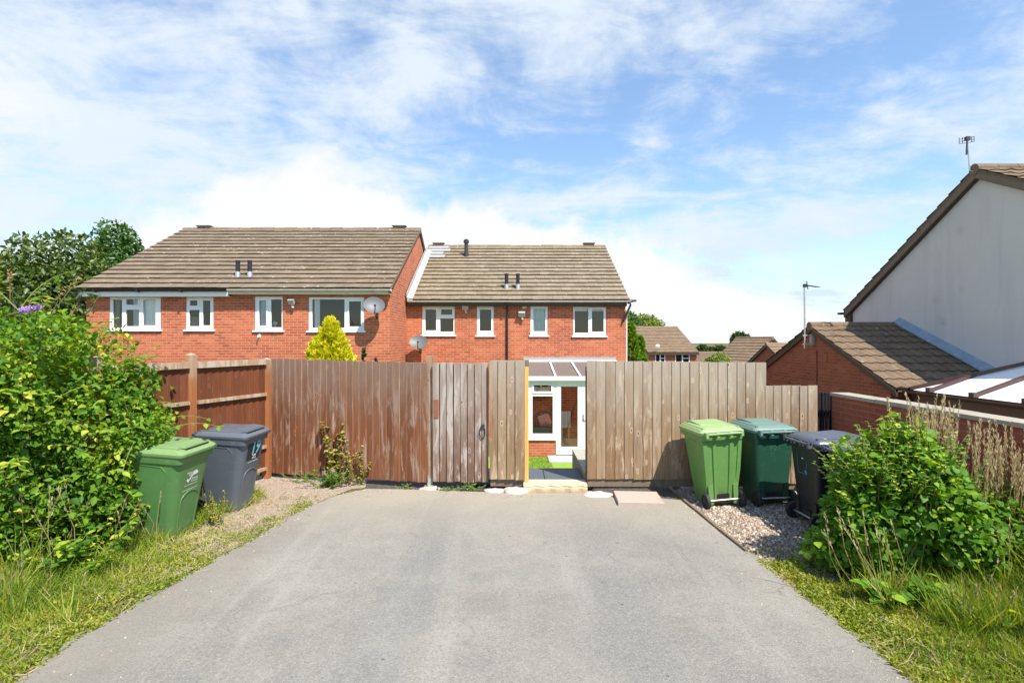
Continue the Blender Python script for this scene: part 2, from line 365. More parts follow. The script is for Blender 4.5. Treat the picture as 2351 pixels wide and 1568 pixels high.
M['print_dark']=plain('dark sticker',(.012,.02,.026),.5,.1)
M['print_faint']=plain('faded stencil',(.036,.125,.085),.6,.2,20)
# soil, tarmac, gravel
def tarmac():
    m,nt,b=newmat('old grey tarmac'); o=tc(nt)
    big=noise(nt,o,.55,6,.65,.4); mid=noise(nt,o,2.0,7,.72)
    col=mix(nt,step(nt,big,.32,.68),(.182,.170,.149),(.268,.246,.208))
    col=mix(nt,step(nt,mid,.42,.72,0,.5),col,(.150,.147,.140))
    tyre=noise(nt,o,1.,5,.65,.3,(1.9,.16,1)); col=mix(nt,step(nt,tyre,.50,.68,0,.6),col,(.30,.282,.245))
    trk=math_(nt,'MULTIPLY',step(nt,math_(nt,'ABSOLUTE',math_(nt,'SUBTRACT',math_(nt,'ABSOLUTE',nd(nt,'ShaderNodeSeparateXYZ',{0:o}).outputs[0]),.85)),.42,.05),step(nt,mid,.3,.6,.3,.6))
    col=mix(nt,trk,col,(.158,.156,.150))
    gr=nd(nt,'ShaderNodeTexVoronoi',{'Vector':o,'Scale':95.}); gc=nd(nt,'ShaderNodeSeparateColor',{0:gr.outputs['Color']}).outputs[0]
    col=mix(nt,step(nt,gc,.66,.97,0,.32),col,(.37,.35,.315)); col=mix(nt,step(nt,gc,.26,.05,0,.38),col,(.10,.095,.085))
    fine=noise(nt,o,150,3,.7); col=mix(nt,step(nt,fine,.38,.7,0,.25),col,(.34,.325,.295))
    sx,sy,_=nd(nt,'ShaderNodeSeparateXYZ',{0:o}).outputs
    col=mix(nt,step(nt,math_(nt,'ADD',sy,math_(nt,'MULTIPLY',mid,1.6)),6.0,8.2,0,.55),col,(.37,.315,.235))
    edge=step(nt,math_(nt,'ADD',math_(nt,'ABSOLUTE',sx),math_(nt,'MULTIPLY',mid,.9)),2.55,3.15,0,.45); col=mix(nt,edge,col,(.21,.185,.145))
    st=noise(nt,nd(nt,'ShaderNodeMapping',{'Vector':o,'Location':(4.3,1.7,0)}).outputs[0],1.1,7,.75); col=mix(nt,step(nt,st,.63,.72,0,.5),col,(.105,.095,.08))
    v2=nd(nt,'ShaderNodeTexVoronoi',{'Vector':o,'Scale':5.5}); vs_=nd(nt,'ShaderNodeSeparateColor',{0:v2.outputs['Color']}).outputs[1]
    col=mix(nt,math_(nt,'MULTIPLY',step(nt,math_(nt,'ADD',v2.outputs['Distance'],math_(nt,'MULTIPLY',fine,.12)),.15,.09),step(nt,vs_,.80,.84,0,.75)),col,(.05,.045,.04))
    ck=nd(nt,'ShaderNodeTexVoronoi',{'Vector':nd(nt,'ShaderNodeVectorMath',{0:o,1:nd(nt,'ShaderNodeTexNoise',{'Vector':o,'Scale':1.7,'Detail':5.}).outputs['Color']},operation='ADD').outputs[0],'Scale':.55},feature='DISTANCE_TO_EDGE').outputs['Distance']
    col=mix(nt,math_(nt,'MULTIPLY',step(nt,ck,.012,.004),step(nt,big,.50,.62,0,.35)),col,(.07,.066,.058))
    link(nt,col,b,'Base Color'); b.inputs['Roughness'].default_value=.92; b.inputs['Specular IOR Level'].default_value=.2
    bump(nt,b,math_(nt,'ADD',math_(nt,'MULTIPLY',gr.outputs['Distance'],-1.),fine),.55,.006); return m
M['tarmac']=tarmac()
def gravel_mat(name,a,bc,c,scale=60,dk=.7):
    m,nt,b=newmat(name); o=tc(nt)
    v=nd(nt,'ShaderNodeTexVoronoi',{'Vector':o,'Scale':scale}); rr=nd(nt,'ShaderNodeSeparateColor',{0:v.outputs['Color']}).outputs[0]
    col=ramp(nt,rr,[(0,a),(.5,bc),(1,c)])
    col=mix(nt,step(nt,v.outputs['Distance'],.40,.85,0,dk),col,(.10,.075,.05))
    col=mix(nt,step(nt,noise(nt,o,1.4,6,.7),.52,.75,0,.35),col,(.33,.25,.15))
    link(nt,col,b,'Base Color'); b.inputs['Roughness'].default_value=.9
    bump(nt,b,math_(nt,'MULTIPLY',v.outputs['Distance'],-1.),1.,.02); return m
M['gravel']=gravel_mat('pink buff gravel',(.28,.20,.145),(.38,.295,.225),(.46,.38,.31))
M['grit']=gravel_mat('fine sandy grit',(.48,.36,.265),(.60,.47,.36),(.66,.55,.44),130,.22)
def soil():
    m,nt,b=newmat('soil and turf'); o=tc(nt)
    col=mix(nt,step(nt,noise(nt,o,3,6,.7),.35,.7),(.13,.105,.05),(.11,.14,.035)); col=mix(nt,step(nt,noise(nt,o,18,4,.7),.5,.75,0,.6),col,(.19,.155,.075))
    link(nt,col,b,'Base Color'); b.inputs['Roughness'].default_value=1; b.inputs['Specular IOR Level'].default_value=.1; bump(nt,b,noise(nt,o,30,5,.7),.8,.03); return m
M['soil']=soil()
M['turf']=plain('lawn turf',(.22,.34,.04),.9,.35,30,spec=.1,bmp=.6)
M['dark_ground']=gravel_mat('dark mottled ground',(.05,.045,.04),(.09,.08,.07),(.17,.15,.13),80)
M['floor']=plain('beige floor',(.62,.54,.36),.35,.08,3)
# leaves
G=lambda *c:c
M['ivy']=leaf_mat('hedge leaves',[(0,(.03,.09,.010)),(.35,(.075,.175,.014)),(.68,(.155,.28,.022)),(.88,(.33,.40,.035)),(1,(.54,.50,.06))],.32,1.6,.5,.22)
M['bramble']=leaf_mat('broad leaves',[(0,(.04,.115,.012)),(.5,(.09,.21,.018)),(.82,(.18,.33,.028)),(1,(.38,.47,.05))],.36,1.6,.5,.22)
M['grass']=leaf_mat('grass blades',[(0,(.10,.18,.02)),(.45,(.22,.31,.03)),(.75,(.38,.40,.05)),(.93,(.52,.45,.14)),(1,(.60,.50,.25))],.4,1.4,.55,.3)
M['moss']=leaf_mat('low weeds',[(0,(.10,.17,.018)),(.5,(.25,.30,.03)),(.85,(.42,.40,.045)),(.96,(.46,.30,.08)),(1,(.38,.12,.05))],.33,1.4,.6,.3)
M['straw']=leaf_mat('dry grass',[(0,(.40,.34,.16)),(.5,(.60,.49,.28)),(1,(.80,.68,.46))],.5,1.3,.6,.3)
M['tree1']=leaf_mat('dark tree leaves',[(0,(.03,.06,.010)),(.5,(.06,.11,.016)),(1,(.14,.19,.03))],.28,1.5,.45)
M['tree2']=leaf_mat('olive tree leaves',[(0,(.045,.075,.014)),(.5,(.085,.125,.02)),(1,(.18,.21,.035))],.28,1.5,.5)
M['tree3']=leaf_mat('fresh tree leaves',[(0,(.03,.085,.014)),(.5,(.06,.14,.02)),(1,(.12,.21,.035))],.28,1.5,.45)
M['tree4']=leaf_mat('yellow green tree leaves',[(0,(.11,.16,.02)),(.5,(.18,.25,.03)),(1,(.27,.33,.05))],.3,1.4,.5)
M['farleaf']=leaf_mat('distant tree leaves',[(0,(.05,.09,.03)),(1,(.11,.17,.05))],.2,1.3,.6)
M['gold']=leaf_mat('golden conifer sprays',[(0,(.30,.36,.008)),(.5,(.60,.60,.015)),(1,(.80,.74,.04))],.4,1.3,.5)
M['thuja']=leaf_mat('green conifer sprays',[(0,(.06,.15,.012)),(.5,(.14,.29,.02)),(1,(.24,.40,.035))],.25,1.4,.5)
M['darkcon']=leaf_mat('blue green conifer sprays',[(0,(.03,.07,.03)),(1,(.09,.16,.07))],.2,1.3,.5)
M['weed']=leaf_mat('pale climbing weed leaves',[(0,(.16,.14,.02)),(.6,(.38,.34,.06)),(1,(.58,.50,.14))],.3,1.2,.6)
M['weed_dry']=leaf_mat('withered leaves',[(0,(.28,.16,.06)),(1,(.52,.37,.17))],.2,1.2,.7)
M['weed_green']=leaf_mat('small weed leaves',[(0,(.05,.14,.02)),(.6,(.12,.25,.03)),(1,(.30,.34,.05))],.3,1.4,.5)
M['lilac']=leaf_mat('lilac petals',[(0,(.30,.16,.42)),(1,(.52,.34,.62))],.3,1.2,.6)
M['redfl']=leaf_mat('red petals',[(0,(.45,.05,.02)),(1,(.65,.16,.05))],.2,1.2,.6)
M['pinkfl']=leaf_mat('mauve petals',[(0,(.38,.26,.36)),(1,(.58,.46,.55))],.3,1.2,.6)
M['stem']=plain('stems',(.16,.12,.06),.8,.3,20)
M['greenstem']=plain('green stems',(.17,.20,.05),.8,.3,20)
M['bark']=plain('bark',(.10,.075,.05),.9,.3,8,bmp=.5)

# ------------------------------------------------------------------ light, sky, camera
SUN=Vector((-.43,.57,-1.0))
sd=bpy.data.lights.new('sun','SUN'); sd.energy=5.0; sd.angle=R(.5); sd.color=(1,.95,.86)
so=bpy.data.objects.new('sun',sd); COL.objects.link(so); so.rotation_euler=SUN.to_track_quat('-Z','Y').to_euler(); so.location=(20,-30,40)
w=bpy.data.worlds.new('World'); SC.world=w; w.use_nodes=True; nt=w.node_tree; bg=nt.nodes['Background']; out=nt.nodes['World Output']
sky=nd(nt,'ShaderNodeTexSky',sky_type='NISHITA'); sky.sun_disc=False; sky.sun_elevation=math.atan2(1,math.hypot(.43,.57)); sky.sun_rotation=math.atan2(.43,-.57)
sky.air_density=1.0; sky.dust_density=.2; sky.ozone_density=1.0
skc=nd(nt,'ShaderNodeHueSaturation',{'Color':sky.outputs[0],'Saturation':1.18,'Value':1.0}).outputs[0]
nt.links.new(skc,bg.inputs[0]); bg.inputs[1].default_value=.15
d=tc(nt,'Generated'); sep=nd(nt,'ShaderNodeSeparateXYZ',{0:d}); dx,dy,dz=sep.outputs
el=math_(nt,'DIVIDE',dz,math_(nt,'SQRT',math_(nt,'ADD',math_(nt,'MULTIPLY',dx,dx),math_(nt,'MULTIPLY',dy,dy))))   # tan of elevation
az=math_(nt,'ARCTAN2',dx,dy)
den=math_(nt,'ADD',math_(nt,'ABSOLUTE',dz),.16)
pl=nd(nt,'ShaderNodeCombineXYZ',{'X':math_(nt,'DIVIDE',dx,den),'Y':math_(nt,'DIVIDE',dy,den),'Z':0.}).outputs[0]
n1=noise(nt,pl,1.25,8,.60,.35); n2=noise(nt,nd(nt,'ShaderNodeMapping',{'Vector':pl,'Rotation':(0,0,.5),'Scale':(1.0,1.55,1)}).outputs[0],2.6,9,.66,.5)
n3=noise(nt,nd(nt,'ShaderNodeMapping',{'Vector':d,'Location':(3.1,0,1.3)}).outputs[0],5.5,9,.6,.2)
# thin broken cloud sheet, thinner towards a clearer lane up on the north-east side
lane=math_(nt,'ABSOLUTE',math_(nt,'SUBTRACT',el,math_(nt,'ADD',.40,math_(nt,'MULTIPLY',az,-.05))))
clear=math_(nt,'MULTIPLY',step(nt,lane,.22,.02),step(nt,math_(nt,'ABSOLUTE',math_(nt,'SUBTRACT',az,.22)),.75,.08))
cov=math_(nt,'SUBTRACT',math_(nt,'ADD',math_(nt,'MULTIPLY',n1,.6),math_(nt,'MULTIPLY',n2,.45)),math_(nt,'MULTIPLY',clear,.10))
cov=math_(nt,'ADD',cov,step(nt,az,.1,-.7,0,.035))
wisp=step(nt,math_(nt,'ADD',cov,math_(nt,'MULTIPLY',math_(nt,'SUBTRACT',n3,.5),.34)),.375,.60,.15,.95)
low=step(nt,el,.30,.02,0,.92); wisp=math_(nt,'MAXIMUM',wisp,math_(nt,'MULTIPLY',low,step(nt,n3,.25,.60,.72,1.)))
# one big bright cumulus bank low behind the terrace
dc=math_(nt,'ADD',az,.345); bank=math_(nt,'SUBTRACT',.335,math_(nt,'MULTIPLY',math_(nt,'POWER',math_(nt,'ABSOLUTE',dc),1.35),math_(nt,'ADD',.31,math_(nt,'MULTIPLY',math_(nt,'LESS_THAN',dc,0.),.42))))
cu=math_(nt,'ADD',math_(nt,'SUBTRACT',bank,el),math_(nt,'MULTIPLY',math_(nt,'SUBTRACT',n3,.5),.26))
cum=step(nt,cu,-.012,.045)
wl=math_(nt,'SUBTRACT',math_(nt,'ADD',step(nt,az,-.68,-.95,0,.30),math_(nt,'MULTIPLY',math_(nt,'SUBTRACT',n3,.5),.35)),math_(nt,'ABSOLUTE',math_(nt,'SUBTRACT',el,.33)))
cum=math_(nt,'MAXIMUM',cum,step(nt,wl,-.02,.16,0,.9))
fac=math_(nt,'MULTIPLY',math_(nt,'MAXIMUM',wisp,cum),math_(nt,'MULTIPLY',step(nt,dy,-.25,.25,.18,1.),step(nt,dz,.80,.60,.45,1.)))   # cloud thinned overhead and behind the camera to lower the ambient light
ccol=mix(nt,cum,mix(nt,low,(.82,.91,1.0),mix(nt,step(nt,n3,.42,.62),(.66,.80,1.0),(.86,.93,1.0))),(1.0,1.0,1.0))
ccol=mix(nt,math_(nt,'MULTIPLY',cum,step(nt,n3,.62,.40,0,.16)),ccol,(.80,.88,.98))
cb=nd(nt,'ShaderNodeBackground',{'Color':ccol,'Strength':.62})
mx=nd(nt,'ShaderNodeMixShader',{0:fac,1:bg.outputs[0],2:cb.outputs[0]}); nt.links.new(mx.outputs[0],out.inputs['Surface'])
cd=bpy.data.cameras.new('camera'); cam=bpy.data.objects.new('camera',cd); COL.objects.link(cam)
cam.location=(0,0,H); cam.rotation_euler=(R(90),0,0); cd.sensor_width=36; cd.lens=36*F/2351; cd.clip_start=.1; cd.clip_end=6000
SC.camera=cam
vs=SC.view_settings; vs.view_transform='Standard'; vs.look='None'; vs.gamma=1; vs.exposure=.72; vs.use_curve_mapping=False
SC.render.film_transparent=False
SC.cycles.max_bounces=8; SC.cycles.transparent_max_bounces=16; SC.cycles.use_denoising=True

# ------------------------------------------------------------------ ground
def gz(x,y):
    side=0. if x<=4.78 else -1.0
    if y<=8.32: z=side
    else: z=-1.09
    if y>26: z-=min(1,(y-26)/30)*3.0
    if y>80: z-=min(1,(y-80)/300)*2.5
    return z
xs=[-2500,-800,-300,-120,-60,-35,-25,-18,-14,-11,-8,-6,-5,-4,-3,-2,-1,0,1,2,3,4,4.78,4.80,6,8,10,14,18,25,35,60,120,300,800,2500]
ys=[-400,-60,-12,-4,0,2,3,4,5,6,7,8,8.32,8.34,10,12,14,17,21,26,32,40,50,56,70,80,120,200,380,800,2500]
g=MB(); idx={}
for j,y in enumerate(ys):
    for i,x in enumerate(xs): idx[i,j]=len(g.v); g.v.append((x,y,gz(x,y)-.012))
for j in range(len(ys)-1):
    for i in range(len(xs)-1): g.f.append((idx[i,j],idx[i+1,j],idx[i+1,j+1],idx[i,j+1])); g.r.append(0)
tag(g.build('ground',M['soil']),kind='structure')
L_EDGE=[(-3.75,-3),(-3.35,0),(-3.12,2.3),(-3.05,3.2),(-3.09,3.68),(-3.02,3.96),(-2.96,4.42),(-2.88,4.9),(-2.77,5.42),(-2.68,6.0),(-2.62,6.51),(-2.40,7.1),(-2.05,7.42)]
R_EDGE=[(2.75,-3),(2.62,0),(2.55,2.3),(2.5,3.2),(2.48,3.58),(2.45,3.95),(2.43,4.43),(2.39,4.87),(2.31,5.46),(2.28,6.2),(2.24,6.83),(2.20,7.18)]
def wob(pts,amp,n=6):
    o=[]
    for a,b in zip(pts[:-1],pts[1:]):
        for k in range(n):
            t=k/n; o.append((a[0]+(b[0]-a[0])*t+U(-amp,amp),a[1]+(b[1]-a[1])*t))
    o.append(pts[-1]); return o
Lw=wob(L_EDGE,.022); Rw=wob(R_EDGE,.018)
TOP=[(-1.6,7.40),(-1.1,7.34),(-.5,7.28),(.1,7.2),(.9,7.22),(1.5,7.2)]
poly=Lw+TOP+Rw[::-1]
def sheet(name,poly,z,mat,depth=None):
    bm=bmesh.new(); vs=[bm.verts.new((x,y,z)) for x,y in poly]; f=bm.faces.new(vs); 
    if f.normal.z<0: f.normal_flip()
    bmesh.ops.triangulate(bm,faces=[f])
    if depth:
        r=bmesh.ops.extrude_face_region(bm,geom=bm.faces[:]); bmesh.ops.translate(bm,vec=(0,0,-depth),verts=[e for e in r['geom'] if isinstance(e,bmesh.types.BMVert)])
    me=bpy.data.meshes.new(name); bm.to_mesh(me); bm.free(); me.materials.append(mat)
    o=bpy.data.objects.new(name,me); COL.objects.link(o); return o
tag(sheet('driveway',poly,.022,M['tarmac'],.03),kind='structure')
tag(sheet('gravel_bed',[(-2.72,5.9),(-2.55,6.9),(-2.3,7.5),(-1.5,7.75),(-1.3,8.0),(-4.2,8.25),(-4.3,6.0),(-4.4,4.6),(-3.3,4.2),(-3.0,4.7)],-.004,M['grit']),kind='structure')
tag(sheet('gravel_bed',[(2.36,4.75),(2.33,5.46),(2.31,6.2),(2.27,6.83),(2.24,7.3),(2.3,7.7),(4.55,7.7),(4.55,4.4),(3.3,4.3)],-.003,M['gravel']),kind='structure')
tag(sheet('dark_strip',[(-2.1,7.45),(-1.55,7.42),(-1.1,7.36),(-.4,7.30),(.1,7.22),(.1,7.8),(-1.2,7.95),(-2.2,7.95)],.002,M['dark_ground']),kind='structure')  # both strips: darker mottled ground along the fence foot
tag(sheet('dark_strip',[(1.15,7.25),(1.35,7.02),(1.62,6.93),(1.9,7.0),(2.22,6.9),(2.25,7.6),(1.15,7.6)],.027,M['dark_ground']),kind='structure')
def chips(name,poly_box,n,mat,s0,s1,z,kindname,inside):
    p=[]
    while len(p)<n:
        x,y=U(poly_box[0],poly_box[1]),U(poly_box[2],poly_box[3])
        if inside(x,y): p.append((x,y,z))
    p=np.array(p); n=len(p); ax=unit(n)*[1,1,.25]; nn=np.tile([0,0,1.],(n,1))+unit(n)*.3
    o=scatter(name,mat,*CHIP,p,ax,nn,rng.uniform(s0,s1,n)); tag(o,kind='stuff'); return o
def stone_mat(name,stops):
    m,nt,b=newmat(name); link(nt,ramp(nt,att(nt),stops),b,'Base Color'); b.inputs['Roughness'].default_value=.85; b.inputs['Specular IOR Level'].default_value=.25; return m
M['stones']=stone_mat('loose stones',[(0,(.13,.085,.06)),(.35,(.28,.205,.15)),(.75,(.42,.34,.265)),(1,(.58,.52,.45))])
M['crumbs']=stone_mat('loose grit',[(0,(.2,.13,.075)),(.5,(.38,.275,.19)),(1,(.50,.40,.30))])
chips('gravel_stones',(2.3,4.5,4.5,7.6),8500,M['stones'],.014,.032,-.004,'',lambda x,y: x>2.33+(.03 if y>5 else 0))
chips('gravel_grit',(-4.3,-1.6,4.3,8.1),3200,M['crumbs'],.006,.015,-.004,'',lambda x,y: x<-2.72+max(0,(y-6)*.22) and y<8.2)
chips('tarmac_grit',(-2.9,2.3,5.6,7.45),420,M['crumbs'],.006,.016,.022,'',lambda x,y: (abs(x+2.75)<.25 or abs(x-2.2)<.12 or y>7.15-.25*random.random()) and x>-2.7+max(0,(y-6.3)*.35))
def litter(x,y): return abs(x-(-2.75 if x<0 else 2.3))<.45*random.random()+.05 and y>2 or (y>6.6 and random.random()<.5)
chips('leaf_litter',(-3.0,2.4,2.5,7.3),200,M['crumbs'],.006,.015,.0222,'',litter)
# timber edging beside the gravel
m=MB(); pts=[(2.245,7.15),(2.275,6.4),(2.30,5.75),(2.335,5.2)]
for a,b in zip(pts[:-1],pts[1:]): m.bar((*a,.022),(*b,.018),.03,.05,r=random.random())
tag(m.build('edging_board',M['wood_kick'],loc=(2.28,6.2,0)),'thin weathered timber edging board between the tarmac and the gravel','edging')
# ------------------------------------------------------------------ houses
def tiled_slope(mb,x0,x1,ye,ze,yr,zr,tw=.33,gauge=.345,th=.046,axis='x',jit=.010,pan=False,stag=True):
    """courses of single tiles from eave to ridge; axis x: eave line runs along x"""
    L=math.hypot(yr-ye,zr-ze); dy,dz=(yr-ye)/L,(zr-ze)/L
    nrm=(-dz*(1 if dy>0 else -1), abs(dy)); ny,nz=nrm
    n=max(1,round(L/gauge)); g=L/n
    def pt(x,s,h):
        a=ye+dy*s+ny*h; z=ze+dz*s+nz*h
        return (x,a,z) if axis=='x' else (a,x,z)
    for c in range(n):
        s0=c*g-.01; s1=min((c+1)*g+.05,L); x=x0-(tw/2 if (c%2 and stag) else 0)
        while x<x1-1e-4:
            a=max(x,x0)+.0025; b=min(x+tw,x1)-.0025; x+=tw
            if b-a<.03: continue
            r=random.random(); j0=U(0,jit); j1=U(0,jit); e=U(-.011,.011)
            if not pan:
                t0=th+j0; t1=th+j1
                A=[pt(a,s0+e,t0),pt(b,s0+e,t1),pt(b,s1,.004),pt(a,s1,.004)]; B=[pt(a,s0+e+.004,t0-.024),pt(b,s0+e+.004,t1-.024)]
                mb.add(A+B,[(0,1,2,3),(4,5,1,0),(0,3,4),(5,2,1)],r)
            else:
                k=8; top=[]; low=[]; up=[]
                for q in range(k+1):
                    u=q/k; w=.022*(.5-.5*math.cos(u*2*math.pi))**1.0
                    xx=a+(b-a)*u+(0.0025 if q==k else 0)*2; top.append(pt(xx,s0+e,th+w+j0)); low.append(pt(xx,s0+e,th+w-.03)); up.append(pt(xx,s1,.004+w))
                N=k+1; fs=[]
                for q in range(k): fs+= [(q,q+1,2*N+q+1,2*N+q),(N+q,N+q+1,q+1,q)]
                mb.add(top+low+up,fs,r)
def gutter(mb,x0,x1,y,z,r=.055,seg=8):
    rings=[]
    for x in (x0,x1):
        rings.append([(x,y-r*math.cos(t*math.pi/seg),z-r*math.sin(t*math.pi/seg)) for t in range(seg+1)]+[(x,y+(r-.008)*math.cos(t*math.pi/seg),z-(r-.008)*math.sin(t*math.pi/seg)+.001) for t in range(seg+1)])
    mb.loft(rings)
def window(parent,yf,d,outer,panes,sash=(),sill=True,mat='white',curt=(),name='window',glass='glass',proud=.0,sillmat='white'):
    """outer & panes as (u0,u1,v0,v1) read at depth d; returns the hole in x,z"""
    C=lambda q:(X(q[0],d),X(q[1],d),Z(q[3],d),Z(q[2],d))
    o=C(outer); ps=[C(p) for p in panes]
    A=lambda s,z,n:(s,yf+n,z)
    m=MB(); plate(m,A,True,o,ps,.02-proud,.09-proud)
    for k in sash:
        p=ps[k]; e=.045
        plate(m,A,True,(p[0]-e,p[1]+e,p[2]-e,p[3]+e),[p],.004-proud,.0195-proud)
    f=m.build(name,M[mat],parent)
    g=MB()
    for p in ps: g.face([A(p[0],p[2],.055-proud),A(p[1],p[2],.055-proud),A(p[1],p[3],.055-proud),A(p[0],p[3],.055-proud)])
    g.build('pane',M[glass],f)
    if sill:
        s=MB(); s.box(o[0]-.05,o[1]+.05,yf-.05,yf+.06,o[2]-.045,o[2]-.002); s.build('sill',M[sillmat],f)
    for (u0,u1,v0,v1,mt,amp) in curt:
        q=C((u0,u1,v0,v1)); c=MB(); n=max(4,int((q[1]-q[0])/.03)); 
        top=[(q[0]+(q[1]-q[0])*i/n,yf+.105+amp*.6*math.sin(i*2.1)+amp*.3*math.sin(i*.9),q[3]) for i in range(n+1)]
        for i in range(n): a,b=top[i],top[i+1]; c.face([(a[0],a[1],q[2]),(b[0],b[1],q[2]),b,a])
        c.build('curtain',M[mt],f)
    return (o[0],o[1],o[2],o[3])
def wall_shell(mb,x0,x1,yf,yb,zb,ze,zr,holes,yr,fronthole=True):
    plate(mb,lambda s,z,n:(s,yf+n,z),False,(x0,x1,zb,ze),holes,0,.10,edge=False)
    for x in (x0,x1): mb.face([(x,yf,zb),(x,yb,zb),(x,yb,ze),(x,yr,zr),(x,yf,ze)])
    mb.face([(x0,yb,zb),(x1,yb,zb),(x1,yb,ze),(x0,yb,ze)])
def on_roof(u,v,ye,ze,sl):
    k=(CY-v)/F; return (H-ze+sl*ye)/(sl-k)
# ---- terrace A
yA,zbA=14.8,-1.25; yeA,zeA,yrA,zrA=14.55,3.58,19.4,6.27; slA=(zrA-zeA)/(yrA-yeA); xA0,xA1=-12.05,-3.45
hA=thing('terraced_house',(-7.75,14.8,zbA),'wide red brick terrace behind the brown fence, with a long brown tiled roof','house')
holes=[]
holes.append(window(hA,yA,yA,(251,369,680,757),[(258,279,688,752),(289,316,687,700),(288,318,711,749),(327,356,688,747)],(1,),curt=[(258,268,684,755,'room',.02),(300,330,684,755,'blind',.03),(324,358,684,755,'curtain',.03)]))
holes.append(window(hA,yA,yA,(427,490,680.5,757),[(435,453,690,702),(433.5,457,711.5,749),(464.5,482,690,747)],(0,),curt=[(430,462,727,757,'room',.01)]))
holes.append(window(hA,yA,yA,(585,649,681,758.5),[(594,611,690,747.5),(621.5,646,687.5,751.5)],(0,),curt=[(590,616,684,756,'blind',.02)]))
holes.append(window(hA,yA,yA,(708.5,836,682.5,759.5),[(716,790.5,687.5,752.5),(801,828.5,692,749.5)],(1,),curt=[(719,731,684,757,'curtain',.035)]))
m=MB(); wall_shell(m,xA0,xA1,yA,24.0,zbA,3.58,zrA-.10,holes,yrA); m.build('wall',M['brick'],hA)
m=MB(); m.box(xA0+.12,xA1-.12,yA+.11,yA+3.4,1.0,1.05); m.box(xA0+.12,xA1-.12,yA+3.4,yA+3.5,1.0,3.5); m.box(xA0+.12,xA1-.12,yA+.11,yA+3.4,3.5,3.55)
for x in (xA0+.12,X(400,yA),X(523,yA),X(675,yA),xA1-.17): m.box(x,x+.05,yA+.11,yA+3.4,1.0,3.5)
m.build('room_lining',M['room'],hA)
rA=MB(); tiled_slope(rA,-12.17,-3.38,yeA,zeA,yrA,zrA)
rA.face([(-12.17,yrA,zrA),(-3.38,yrA,zrA),(-3.38,24.25,zeA),(-12.17,24.25,zeA)],.5)
rA.hexa([(-12.17,yeA+.02,zeA-.05),(-3.38,yeA+.02,zeA-.05),(-3.38,yrA,zrA-.06),(-12.17,yrA,zrA-.06),(-12.17,yeA+.02,zeA-.005),(-3.38,yeA+.02,zeA-.005),(-3.38,yrA,zrA-.003),(-12.17,yrA,zrA-.003)],.3)
def ridge(mb,x0,x1,y,z,w=.14,h=.055,seg=.42):
    x=x0
    while x<x1:
        b=min(x+seg-.01,x1); j=U(-.008,.012); mb.tube([(x,y,z-.05+j),(b,y,z-.05+j)],.115,10,random.random()); x+=seg
ridge(rA,-12.17,-3.38,yrA,zrA)
roofA=rA.build('roof',M['tile'],hA)
for u in (470,917):
    m=MB(); x=X(u,yrA); m.box(x-.22,x+.22,yrA-.1,yrA+.1,zrA+.04,zrA+.10); m.box(x-.26,x+.26,yrA-.13,yrA+.13,zrA+.10,zrA+.125)
    m.build('ridge_vent',M['verge'],roofA)
def flue(par,u,v,hgt,ye,ze,sl,rad=.062,cap=False,metal=True):
    d=on_roof(u,v,ye,ze,sl); x=X(u,d); z=ze+sl*(d-ye)
    m=MB(); m.cyl((x,d,z+hgt*.70),(0,0,1),rad,hgt*.35,14,0)
    if cap: m.cyl((x,d,z+hgt+.03),(0,0,1),rad*1.45,.05,14); m.tube([(x,d,z+hgt+.08),(x,d,z+hgt+.13)],[rad*1.3,rad*.6],14)
    else: m.cyl((x,d,z+hgt*1.03),(0,0,1),rad*1.12,.02,14)
    f=m.build('flue_pipe',M['black'] if not cap else M['darkmetal'],par,True)
    m=MB(); m.tube([(x,d,z-.12),(x,d,z+hgt*.36)],[rad*1.35,rad*1.12],14); m.build('flue_collar',M['metal'] if metal else M['darkmetal'],f,True)
for u in (546,573.5): flue(roofA,u,637,.46,yeA,zeA,slA)
m=MB(); xs_=X(523,yeA)
m.box(xs_,-3.42,yA-.2,yA-.17,zeA-.135,zeA-.03); m.box(xs_,-3.42,yA-.2,yA,zeA-.15,zeA-.135); f2=m.build('fascia',M['cream'],hA)
m=MB(); m.box(-12.12,xs_-.01,yA-.21,yA-.18,zeA-.20,zeA-.03); m.box(-12.12,xs_-.01,yA-.21,yA,zeA-.215,zeA-.20); m.build('fascia',M['white'],hA)
m=MB(); gutter(m,xs_,-3.36,yA-.262,zeA-.02,.06)
for x in np.arange(xs_+.6,-3.5,.9): gutter(m,x-.03,x+.03,yA-.262,zeA-.018,.067)
tag(m.build('gutter',M['cream'],hA,True),'white gutter')
m=MB(); gutter(m,-12.22,xs_-.02,yA-.272,zeA-.02,.06)
for x in np.arange(-11.6,xs_-.1,1.2): m.box(x-.02,x+.02,yA-.34,yA-.2,zeA-.10,zeA-.02)
tag(m.build('gutter',M['black'],hA,True),'black gutter')
m=MB(); m.tube([(-12.12,yA-.27,zeA-.07),(-12.12,yA-.27,zeA-.18),(-12.0-.1,yA-.05,zeA-.75),(-12.1,yA-.05,zbA)],.035,8); m.build('downpipe',M['black'],hA,True)
def verge_board(par,x,ye,ze,yr,zr,yb,drop=.20,w=.05,name='bargeboard',mat='brown_trim'):
    m=MB()
    m.hexa([(x,ye,ze-drop),(x+w,ye,ze-drop),(x+w,yr,zr-drop),(x,yr,zr-drop),(x,ye,ze-.005),(x+w,ye,ze-.005),(x+w,yr,zr-.005),(x,yr,zr-.005)])
    m.hexa([(x,yr,zr-drop),(x+w,yr,zr-drop),(x+w,yb,ze-drop),(x,yb,ze-drop),(x,yr,zr-.005),(x+w,yr,zr-.005),(x+w,yb,ze-.005),(x,yb,ze-.005)])
    return m.build(name,M[mat],par)
verge_board(hA,-3.446,yeA+.02,zeA,yrA,zrA,24.25,.12,.05)
